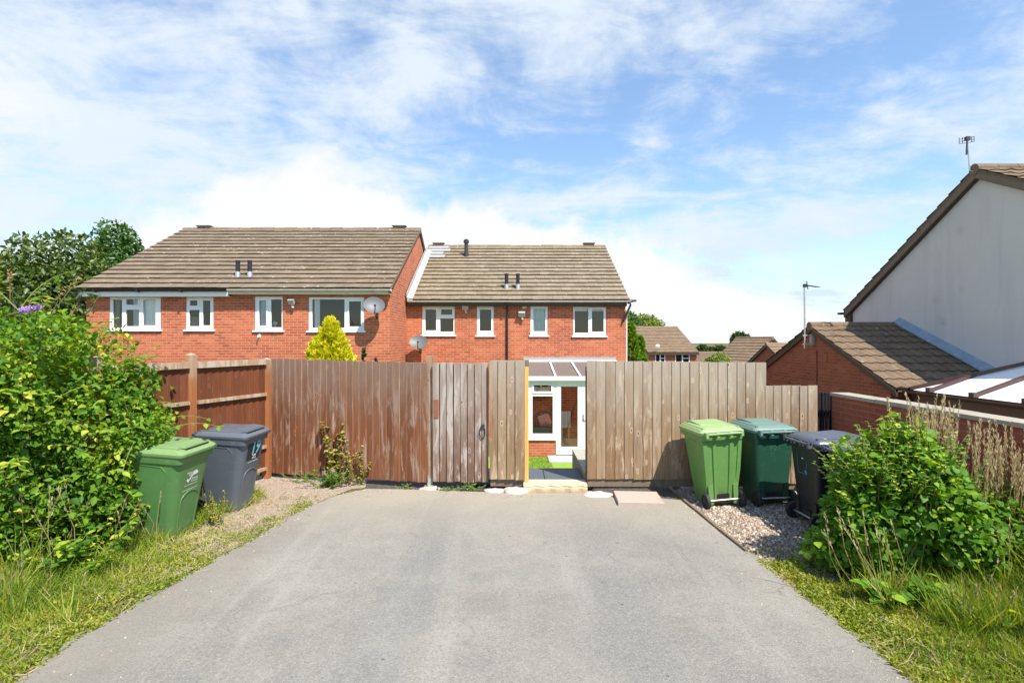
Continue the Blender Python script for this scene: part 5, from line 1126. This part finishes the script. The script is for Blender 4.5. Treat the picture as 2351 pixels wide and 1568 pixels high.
m=MB(); stems_to(m,(-5.2,5.6,0),[tuple(x) for x in p[::900]],.03,.2); m.build('stems',M['stem'],t)
# bin side trailing shoots over the green lid
# buddleia behind the hedge
t=thing('buddleia',(-6.2,6.4,0),'buddleia with a purple flower spike above the hedge','shrub')
m=MB(); lp=[];la=[];ln=[]; heads=[]
for k in range(34):
    b=Vector((-6.2+U(-.2,.2),6.4+U(-.2,.2),0)); tip=Vector((U(-7.6,-5.2),U(5.8,7.0),U(2.1,2.85))); mid=b*.4+tip*.6+Vector((0,0,.5)); pts=[b,b*.6+mid*.4,mid,tip]
    m.tube(pts,[.025,.018,.010,.004],5); heads.append((mid,tip))
    for j in range(26):
        f=j/26; q=mid*(1-f)+tip*f if j>6 else pts[1]*(1-j/7)+mid*(j/7); lp.append(q); la.append(Vector((U(-1,1),U(-1,1),U(-.5,.5)))); ln.append(Vector((U(-.4,.4),U(-.4,.4),1)))
m.build('stems',M['stem'],t); scatter('foliage',M['tree1'],*LEAF,lp,la,ln,rng.uniform(.10,.17,len(lp)),t,rng.random(len(lp)),width=rng.uniform(.05,.08,len(lp)))
c0=P(46,716,4.85); c1=P(92,705,4.7); n=260; f=rng.random(n); q=np.array(c0)[None]*(1-f)[:,None]+np.array(c1)[None]*f[:,None]+unit(n)*(.024*(1-.5*f))[:,None]
m=MB(); m.tube([(-6.2,6.3,1.6),(-5.5,5.6,2.65),tuple(c0)],[.012,.008,.005],5); m.build('flower_stem',M['greenstem'],t)
fo=scatter('flower_spike',M['lilac'],*LEAF,q,unit(n),unit(n),rng.uniform(.018,.03,n),t)
hp=[];
for mid,tip in heads[:16]:
    d=(tip-mid).normalized(); 
    for k in range(40): hp.append(tip+d*U(0,.2)+Vector((U(-1,1),U(-1,1),U(-1,1)))*.02)
scatter('spent_spike',M['weed_dry'],*SPRIG,hp,unit(len(hp)),unit(len(hp)),rng.uniform(.02,.04,len(hp)),t)
# trees
def tree(loc,label,blobs,n,size,mat,trunk=.16,name='tree',cat='tree',shell=.45,bump=.2,freq=1.6,group=None,limbs=14,seed=1,tmpl=LEAF,up=.3,wd=1.):
    t=thing(name,loc,label,cat,group=group)
    p,nr,bm_=blob_points(blobs,n,shell,bump,freq,None,seed)
    ax,nn=leaf_axes(nr,.5,.25,.9,up); N=len(p)
    s=rng.uniform(.7,1.3,N)*size
    scatter('crown',mat,*tmpl,p,ax,nn,s,t,np.clip(rng.beta(2,2,N)*.85+.18*(bm_>.2),0,1),width=s*wd)
    m=MB(); b=Vector(loc); c=sum((Vector(q[:3]) for q in blobs),Vector())/len(blobs); top=Vector((c.x,c.y,c.z))
    m.tube([b,b*.6+top*.4+Vector((U(-.1,.1),0,0)),top],[trunk,trunk*.75,trunk*.3],9)
    for k in range(limbs):
        q=Vector(p[random.randrange(N)]); s0=b*.5+top*.5; m.tube([s0,s0*.4+q*.6+Vector((0,0,.1)),q*.95+s0*.05],[trunk*.4,trunk*.22,trunk*.06],5)
    m.build('trunk',M['bark'],t,True); return t
tree((-14.0,16.0,-1.1),'dark leafy tree beside the end wall of the wide terrace',[(-13.9,16.0,2.6,1.4,1.4,2.2),(-13.3,15.6,.6,1.1,1.0,1.6),(-14.9,16.4,2.4,1.2,1.3,2.0)],24000,.16,M['tree1'],seed=2)
tree((-15.6,14.6,-1.1),'olive green bushy tree above the hedge, its top ragged against the sky',[(-15.6,14.6,1.8,1.6,1.4,2.2),(-16.9,14.9,1.9,1.5,1.3,2.3),(-14.6,14.2,1.0,1.1,1.0,1.8)],26000,.16,M['tree2'],seed=4,bump=.25)
tree((-12.9,13.0,-1.1),'low dark bushy tree right before the end wall of the wide terrace',[(-12.7,13.3,.3,.95,.9,1.6),(-13.3,13.0,.9,1.0,.9,1.6),(-12.0,12.5,-.2,.8,.7,1.2)],18000,.12,M['tree2'],seed=14,bump=.25)
tree((-13.5,11.2,-1.1),'dark shrub with fine leaves close behind the hedge',[(-13.0,11.6,.8,1.2,1.0,1.5),(-11.6,11.2,.1,1.1,.9,1.2),(-12.2,11.8,1.4,.9,.8,1.0)],18000,.12,M['tree1'],seed=5,bump=.25)
tree((-19.9,26,-1.2),'tall fresh green tree rising behind the roof end of the wide terrace',[(-19.8,26,4.6,2.0,1.8,2.4),(-19.6,26,6.7,1.05,1.0,1.25),(-20.9,26,3.6,2.2,1.8,2.0),(-18.9,26,5.4,1.1,1.0,1.0)],16000,.20,M['tree3'],.2,seed=6,bump=.22,freq=1.2)
tree((-24,24,-1.2),'spreading olive tree at the far edge behind the hedge',[(-24,24,2.8,3.4,2.4,3.0),(-21,24,2.4,2.4,2.2,2.6)],22000,.24,M['tree2'],.2,seed=7,bump=.22)
tree((13.6,55,-4),'round yellow green tree behind the small distant house',[(13.4,55,2.9,1.9,1.5,2.1),(14.6,55,2.3,1.5,1.3,1.9)],8000,.26,M['tree4'],seed=8)
tree((11.9,52,-4),'dark green tree top just beyond the corner of the set back terrace',[(11.7,52,2.9,1.1,1.0,2.1)],5000,.24,M['tree3'],seed=18)
def conifer(loc,h,r,label,mat,n,size,seed=0,lump=.18,name='conifer',profile=None,group=None,wd=1.,per=55,slen=.30):
    t=thing(name,loc,label,'conifer',group=group); b=np.array(loc); ns=n//per; r3=np.random.default_rng(seed)
    z=r3.random(ns)**.8; prof=(1-z)**.85 if profile is None else profile(z); th=r3.uniform(0,2*math.pi,ns)
    rr_=r*prof*(.72+.30*r3.random(ns)); L=slen*r*(.55+.7*prof)*r3.uniform(.6,1.25,ns)
    c=b+np.stack([rr_*np.cos(th),rr_*np.sin(th),h*z*.96],1); up=.55+z*1.4
    d=np.stack([np.cos(th),np.sin(th),up],1); d/=np.linalg.norm(d,axis=1,keepdims=True)
    f=r3.random((ns,per)); w=(.42*(1-f)**.7)[:,:,None]*L[:,None,None]
    p=(c[:,None,:]+d[:,None,:]*((f-.25)*L[:,None])[:,:,None]+r3.normal(size=(ns,per,3))*w*.55).reshape(-1,3)
    ax=(np.repeat(d,per,0)+unit(ns*per)*.55); nn=unit(ns*per)+np.repeat(d,per,0)*.3
    s=rng.uniform(.7,1.3,len(p))*size; tone=np.repeat(r3.uniform(-.15,.15,ns),per)
    scatter('crown',mat,*LEAF,p,ax,nn,s,t,np.clip(rng.beta(2,2,len(p))*.55+.15+tone+.35*f.reshape(-1)**2,0,1),width=s*.7*wd)
    m=MB(); m.tube([loc,(loc[0],loc[1],loc[2]+h*.9)],[r*.10,.01],7); m.build('trunk',M['bark'],t); return t
cg=P(757,900,12.0)
conifer((cg.x,12.0,-1.1),Z(726,12)+1.1,1.02,'bright golden conifer in front of the wide terrace, behind the brown fence',M['gold'],30000,.085,3,.17,profile=lambda z:np.minimum(1,(1-z)**.92*1.5))
conifer((X(835,12.0),12.0,-1.1),Z(792,12.0)+1.1,.20,'slim small dark conifer beside the golden one, topping the brown fence',M['darkcon'],2600,.06,4,.15,profile=lambda z:np.minimum(1,(1-z)*2.2),group='small conifers behind the brown fence')
conifer((X(861,12.0),12.0,-1.1),Z(816,12.0)+1.1,.24,'tip of a tiny rounded conifer barely above the brown fence',M['darkcon'],2200,.06,5,.15,profile=lambda z:np.minimum(1,(1-z)*2.5),group='small conifers behind the brown fence')
conifer((X(1446,24),24,-1.2),Z(738,24)+1.2,.62,'tall bright green columnar conifer at the corner of the set back terrace',M['thuja'],16000,.14,6,.16,profile=lambda z:np.minimum(1,(1-z)**.6*1.15))
conifer((X(1468,24.6),24.6,-1.2),Z(768,24.6)+1.2,.50,'shorter green columnar conifer next to the small distant house',M['thuja'],13000,.13,7,.16,profile=lambda z:np.minimum(1,(1-z)**.6*1.15))
# far trees
for (u,v0,v1,d_,w_,lab,name) in ((1703,770,800,75,20,'dark round tree behind the distant house with the sunlit gable','tree'),(1611,797,806,300,9,'tiny dark tree on the far skyline beside the small distant house','tree'),(1636,802,809,300,10,'tiny pale hedge tree on the far skyline','tree'),(1652,799,812,140,15,'small green tree crown above the far brown roof','tree'),(1668,803,813,140,10,'little tree crown low above the far brown roof, next to another','tree')):
    x=X(u,d_); zt_=Z(v0,d_); zb_=Z(v1,d_); r_=w_*d_/1200*.5*1.6
    tree((x,d_,gz(x,d_)),lab,[(x,d_,(zt_+zb_)/2,r_,r_*.7,(zt_-zb_)/2),(x+r_*.5,d_,(zt_+2*zb_)/3,r_*.7,r_*.5,(zt_-zb_)/2.4)],1600 if d_>200 else 2600,.010*d_ if d_<100 else .007*d_,M['farleaf'],.25,limbs=4)
m=MB(); n=40
hp=[(x,330+40*math.sin(x*.01),Z(806,330)+2.2*math.sin(x*.023)+1.5*math.sin(x*.061)) for x in np.linspace(-500,600,60)]
for a,b in zip(hp[:-1],hp[1:]):
    m.face([(a[0],a[1],-12),(b[0],b[1],-12),b,a]); m.face([a,b,(b[0],b[1]+60,b[2]+3),(a[0],a[1]+60,a[2]+3)]); m.face([(a[0],a[1]+60,a[2]+3),(b[0],b[1]+60,b[2]+3),(b[0],b[1]+200,-12),(a[0],a[1]+200,-12)])
tag(m.build('far_hills',plain('far wooded hill',(.09,.13,.07),.95,.35,.05)),kind='structure')
x=X(1640,28.); t=tree((x,28.,-1.5),'pale feathery shrub tip just above the pale fence, before the far roofs',[(x,28.,.9,.75,.5,.62)],2600,.10,M['tree4'],.04,name='shrub',cat='shrub',limbs=5,bump=.3)

# bush on the right
t=thing('bramble_bush',(3.42,4.65,0),'dense broad leaved green bush in front of the black bins','bush')
BB=[(3.46,4.64,.60,.54,.44,.56),(3.05,4.70,.46,.28,.34,.40),(2.98,4.75,.22,.26,.33,.22),(4.08,4.58,.46,.44,.42,.42),(3.8,4.5,.55,.35,.4,.42),(3.54,4.75,.96,.28,.26,.34),(3.2,4.72,.82,.24,.24,.28)]
p,nr,bm_=blob_points(BB,12500,.7,.34,6.0,.04,21); ax,nn=leaf_axes(nr,.5,.25,.8,.8); N=len(p); s=.032+.055*rng.random(N)**1.6
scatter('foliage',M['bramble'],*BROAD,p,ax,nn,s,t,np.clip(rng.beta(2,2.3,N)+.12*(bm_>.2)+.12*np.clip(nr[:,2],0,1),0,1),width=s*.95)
m=MB(); lp=[];la=[];ln=[]; ls=[]
for k in range(185):
    b=Vector((3.46+U(-.3,.35),4.66+U(-.2,.2),0)); th=U(0,6.28); rad=U(.1,.85); tip=Vector((3.48+rad*math.cos(th)*.92,4.66+rad*math.sin(th)*.55,U(.85,1.42)*(1-.38*rad**2)+.10)); mid=b*.4+tip*.6+Vector((0,0,.12)); m.tube([b,mid,tip],[.008,.006,.003],5)
    for j in range(11):
        f=j/10; q=mid*(1-f)+tip*f; a=j*2.4+k; lp.append(q); la.append(Vector((math.cos(a),math.sin(a),.15))); ln.append(Vector((U(-.3,.3),U(-.3,.3),1))); ls.append((.085*(1-f*.66))*U(.75,1.2))
m.build('stems',M['greenstem'],t); ls=np.array(ls); scatter('shoot_leaves',M['bramble'],*BROAD,lp,la,ln,ls,t,np.clip(rng.beta(2.4,1.8,len(lp))+.25*(ls<.05),0,1),width=ls*.95)
def seed_grass(loc,n,spread,h,label,lean=(0,0),name='tall_grass',heads=46,nb=3,hw=.014,fan=.13,bl=.45,mat='straw'):
    t=thing(name,loc,label,'tall grass',group='tall grass clumps'); m=MB(); hp=[];ha=[]; bp=[];ba=[]
    for k in range(n):
        b=Vector((loc[0]+random.gauss(0,spread),loc[1]+random.gauss(0,spread*.8),0)); hh=h*U(.74,1.03); ln_=Vector((lean[0]+U(-fan,fan),lean[1]+U(-fan,fan)*.8,1)).normalized(); tip=b+ln_*hh; cur=Vector((U(-.08,.08),U(-.08,.08),0)); m.tube([b,b*.5+tip*.5+cur,tip],[.0035,.003,.002],4)
        for j in range(heads):
            f=U(.72,1.0); q=b*(1-f)+tip*f+cur*(4*f*(1-f))*.5; w_=max(.002,hw*(1-abs(f-.85)*5)); hp.append(q+Vector((U(-1,1)*w_,U(-1,1)*w_,0))); ha.append(ln_+Vector((U(-.35,.35),U(-.35,.35),0)))
        for j in range(nb): bp.append(b+Vector((U(-.06,.06),U(-.06,.06),0))); ba.append(Vector((U(-.7,.7),U(-.7,.7),1)))
    m.build('stalks',M[mat],t)
    if hp: scatter('seed_heads',M['straw'],*SPRIG,hp,ha,unit(len(hp)),rng.uniform(.026,.05,len(hp)),t,width=rng.uniform(.02,.034,len(hp)))
    scatter('blades',M['grass'],*BLADE,bp,ba,unit(len(bp)),rng.uniform(.5,1.2,len(bp))*h*bl,t,np.clip(rng.random(len(bp))*.75,0,1),width=rng.uniform(.006,.012,len(bp))); return t
seed_grass((3.98,4.92,0),50,.085,1.56,'tall clump of straw coloured seeding grass standing in the leafy bush')
seed_grass((3.64,4.85,0),7,.05,1.56,'few tall pale grass stalks rising from the middle of the bush')
seed_grass((4.32,4.52,0),75,.14,1.38,'thick fluffy dry grass clump against the brick wall',(.03,-.03))
seed_grass((4.2,3.95,0),34,.20,.92,'greener seeding grass clump in front of the dry one, by the brick wall',(-.05,-.05),heads=18,nb=14,bl=.75)
# ground cover
def inpoly(x,y,poly):
    c=False; j=len(poly)-1
    for i in range(len(poly)):
        if (poly[i][1]>y)!=(poly[j][1]>y) and x<(poly[j][0]-poly[i][0])*(y-poly[i][1])/(poly[j][1]-poly[i][1])+poly[i][0]: c=not c
        j=i
    return c
def left_x(y): return np.interp(y,[q[1] for q in L_EDGE],[q[0] for q in L_EDGE])
def right_x(y): return np.interp(y,[q[1] for q in R_EDGE],[q[0] for q in R_EDGE])
def pn(x,y,s,k=0): return (np.sin(x*s*1.3+k)+np.sin(y*s*1.7+k*2+1)+np.sin((x+y)*s*.9+k*3+2)+np.sin((x-y)*s*2.1+k))/4
def cover(name,mat,tmpl,n,xy,size,wid,up,rnd=None):
    p=np.array([(x,y,U(-.004,.022)+.045*max(0,pn(x,y,7,9))) for x,y in xy]); n=len(p); ax=unit(n)*[1,1,.3]*(1-up)+np.array([0,0,1.])*up
    s=size(p); o=scatter(name,mat,*tmpl,p,ax,unit(n)+np.array([0,0,.6*(1-up)]),s,None,rnd(p) if rnd is not None else None,width=wid(s)); return tag(o,kind='stuff')
def pts_left(n,dens,x_off0=.05,x_off1=-2.6,y0=2.3,y1=7.1):
    o=[]
    while len(o)<n:
        y=y0+(y1-y0)*random.random()**1.25; x=left_x(y)+x_off0+(x_off1-x_off0)*random.random()
        if random.random()<dens(x,y,left_x(y)-x): o.append((x,y))
    return o
dl_=lambda x,y,e:(1.0 if y<4.6 else max(.10,1-(y-4.6)*.9)) if e<1.0 else 1.
cover('wild_grass',M['grass'],BLADE,0,pts_left(32000,lambda x,y,e:(.35+.65*min(1,e/.35))*(1 if y<4.9 or e>.8 else max(.02,.6-(y-4.9)*.55))*(.5+.5*(pn(x,y,5)>-.25))),lambda p:(.035+.13*np.clip((left_x(p[:,1])-p[:,0]-.15)/1.0,0,1))*rng.uniform(.5,1.5,len(p)),lambda s:.0045+.005*rng.random(len(s)),.48,lambda p:np.clip(.45+.28*pn(p[:,0],p[:,1],4)+rng.normal(0,.2,len(p)),0,1))
cover('low_weeds',M['moss'],LEAF,0,pts_left(52000,lambda x,y,e:(1 if e<.7 else .5)*(1 if y<4.7 or e>.9 else max(.03,.75-(y-4.7)*.55,.42 if (e<.28 and pn(x,y,7,2)>-.1) else 0))*(.25+.75*(pn(x,y,6,3)>-.15))),lambda p:rng.uniform(.010,.036,len(p)),lambda s:s*.85,.34,lambda p:np.clip(.48+.3*pn(p[:,0],p[:,1],5,5)+rng.normal(0,.17,len(p)),0,1))
def lift(o,f):
    me=o.data; co=np.empty(len(me.vertices)*3,np.float32); me.vertices.foreach_get('co',co); co=co.reshape(-1,3); co[:,2]+=f(co); me.vertices.foreach_set('co',co.ravel()); me.update()
def pts_right(n,dens,x1=4.5,y0=2.2,y1=5.3):
    o=[]
    while len(o)<n:
        y=y0+(y1-y0)*random.random()**1.15; e=random.random()*(x1-right_x(y)); x=right_x(y)-.05+e
        if random.random()<dens(x,y,e): o.append((x,y))
    return o
cover('wild_grass',M['grass'],BLADE,0,pts_right(30000,lambda x,y,e:min(1,.10+e/1.1)*(1 if y<4.6 else .12)*(.5+.5*(pn(x,y,4,1)>-.3))),lambda p:(.035+.30*np.clip((p[:,0]-right_x(p[:,1])-.45)/1.2,0,1))*rng.uniform(.5,1.35,len(p)),lambda s:.0045+.005*rng.random(len(s)),.5,lambda p:np.clip(.42+.25*pn(p[:,0],p[:,1],4,2)+rng.normal(0,.2,len(p)),0,1))
cover('low_weeds',M['moss'],LEAF,0,pts_right(60000,lambda x,y,e:(1 if y<5.0 and not (y>4.6 and e>.35) else .12)*(1 if y<4.95 else .35)*(.35+.65*(pn(x,y,5,4)>-.3))),lambda p:rng.uniform(.010,.036,len(p)),lambda s:s*.85,.34,lambda p:np.clip(.52+.3*pn(p[:,0],p[:,1],5,6)+rng.normal(0,.17,len(p)),0,1))
th_l=pts_left(2600,lambda x,y,e:(1 if e<1.1 else .3)*(.4+.6*(pn(x,y,3,8)>.1))); th_r=pts_right(2600,lambda x,y,e:(.3+.7*(pn(x,y,3,7)>.1))*(1 if y<4.8 else .2))
cover('dead_thatch',M['straw'],BLADE,0,th_l+th_r,lambda p:rng.uniform(.05,.16,len(p)),lambda s:.004+.003*rng.random(len(s)),.18,lambda p:rng.random(len(p))*.8)
# leafy nettles and docks at the foot of the hedge and the bush
def weed(loc,h,n,label,mat='weed_green',spread=.1,size=.05,tmpl=LEAF,flowers=None,stems=7,name='weed_clump',lean=0.,dry=False,group=None):
    t=thing(name,loc,label,'weeds',group=group); m=MB(); lp=[];la=[];ln=[];tips=[]
    for k in range(stems):
        b=Vector(loc)+Vector((U(-spread,spread)*.6,U(-spread,spread)*.4,0)); tip=b+Vector((U(-1,1)*spread*1.3,U(-1,1)*spread*.7+lean,h*U(.55,1.0))); mid=b*.5+tip*.5+Vector((U(-.03,.03),U(-.03,.03),0)); m.tube([b,mid,tip],[.004,.003,.0015],4); tips.append(tip)
        for j in range(n//stems):
            f=random.random(); q=(b*(1-f)**2+mid*2*f*(1-f)+tip*f*f); lp.append(q); a=U(0,6.28); la.append(Vector((math.cos(a),math.sin(a),U(-.3,.5)))); ln.append(Vector((U(-.5,.5),U(-.7,.3),1)))
    m.build('stems',M['greenstem'],t); s=rng.uniform(.5,1.2,len(lp))*size; scatter('foliage',M[mat],*tmpl,lp,la,ln,s,t,width=s*.9)
    if flowers:
        q=[]
        for tp in tips[:flowers[1]]: q+= [tp+Vector((U(-1,1),U(-1,1),U(-1,1)))*.025 for _ in range(50)]
        scatter('flower_heads',M[flowers[0]],*LEAF,q,unit(len(q)),unit(len(q)),rng.uniform(.010,.018,len(q)),t)
    return t
F_=lambda u,off=.12:(X(u,7.75),7.9-(X(u,7.75)+3.74)*.26+.22-off-.0)
def fy(x): return 8.16-(x+3.745)*.2593
for (u,h,n,lab,mt,sp,sz,tm) in ((762,.98,260,'pale yellow heart leaved weed climbing the brown fence','weed',.13,.075,BROAD),(795,.78,420,'withered brown weed against the brown fence','weed_dry',.12,.035,LEAF),(826,.62,300,'yellowish weed climbing the brown fence near its gate end','weed',.13,.045,LEAF)):
    x=X(u,7.7); weed((x,fy(x)-.07,.0),h,n,lab,mt,sp,sz,tm,stems=9,group='weeds along the brown fence',name='climbing_weed')
x=X(752,7.6); weed((x,fy(x)-.30,0),.30,900,'bushy green weed with mauve flower heads in front of the brown fence','weed_green',.22,.035,flowers=('pinkfl',3),stems=22,name='flowering_weed')
for k,(u,v,h,n,sp,lab) in enumerate(((1040,1113,.10,160,.16,'flat green weed growing under the plank gate'),(1085,1113,.13,170,.12,'upright little green weed at the latch side of the plank gate'),(930,1110,.08,90,.10,'tiny green weed under the brown fence near the steel post foot'),(700,1105,.16,420,.26,'spreading yellow green weed at the hedge end of the brown fence'),(498,1205,.42,320,.09,'tall slim yellowish weed between the green bin and the grey bin'),(1145,1116,.05,60,.05,'single leafed weed at the foot of the grey fence panel'),(1565,1150,.06,50,.05,'small weed beside the pinkish paving slab'))):
    d_={1040:7.38,1085:7.37,930:7.46,1145:7.28}.get(u,2532/(v-784)); weed((X(u,d_),d_,0),h,n,lab,'weed_green' if k not in (4,) else 'weed',sp,.03 if k!=3 else .024,stems=10,name='weed_clump')
m=MB()
for (x,y,h,n) in ((-4.15,5.15,.62,1),(-4.6,4.85,.75,1),(-5.1,4.5,.75,1),(-4.0,4.75,.42,1)):
    weed((x,y,0),h,520,{-4.15:'leafy nettle clump right before the green bin',-4.6:'leafy nettle clump at the foot of the hedge, next to the green bin',-5.1:'leafy nettle clump at the foot of the hedge, near the frame edge',-4.0:'low leafy clump on the verge below the green bin'}[x],'ivy',.34,.085,stems=22,name='nettle_clump',group='nettles at the foot of the hedge')
for (x,y,h,lab) in ((3.12,4.22,.20,'low broad leaved clump at the front of the bush, nearest the tarmac'),(3.7,3.5,.34,'broad leaved clump in the grass in front of the bush'),(4.15,3.05,.40,'broad leaved clump low beside the brick wall'),(3.2,5.05,.34,'small leafy clump on the gravel before the black bin')):
    weed((x,y,0),h,190,lab,'bramble',.26,.095,BROAD,stems=15,name='dock_clump',group='broad leaved clumps around the bush')
# wispy stalks and green tussocks
seed_grass((-4.4,4.95,0),14,.34,.85,'thin wispy seeding grass in front of the hedge and green bin',heads=14,nb=5,hw=.02,fan=.4)
seed_grass((-3.80,5.20,0),6,.12,.60,'few thin grass stalks in front of the green bin',heads=9,nb=4,hw=.012,fan=.35)
seed_grass((3.0,4.3,0),12,.12,.80,'thin bent grass stalks at the driveway side of the bush',(-.30,-.05),heads=12,nb=8,hw=.01,fan=.25)
seed_grass((4.15,3.45,0),26,.22,.62,'lush green grass tussock low beside the brick wall, in front of the dry grass',(-.05,-.1),heads=3,nb=26,fan=.3,bl=.9)
seed_grass((3.55,3.75,0),14,.16,.42,'green grass tussock on the verge just in front of the bush',(-.05,-.1),heads=3,nb=24,fan=.35,bl=.9)
seed_grass((3.75,2.95,0),22,.22,.50,'green grass tussock in the corner of the verge nearest the viewer',(-.05,-.1),heads=2,nb=26,fan=.35,bl=.9)
seed_grass((-4.0,4.1,0),16,.22,.36,'green grass tussock on the verge before the hedge',(.05,-.1),heads=3,nb=24,fan=.4,bl=.9)
seed_grass((-4.75,4.35,0),20,.25,.5,'darker green grass tussock against the foot of the hedge',(.05,-.1),heads=4,nb=24,fan=.4,bl=.9)
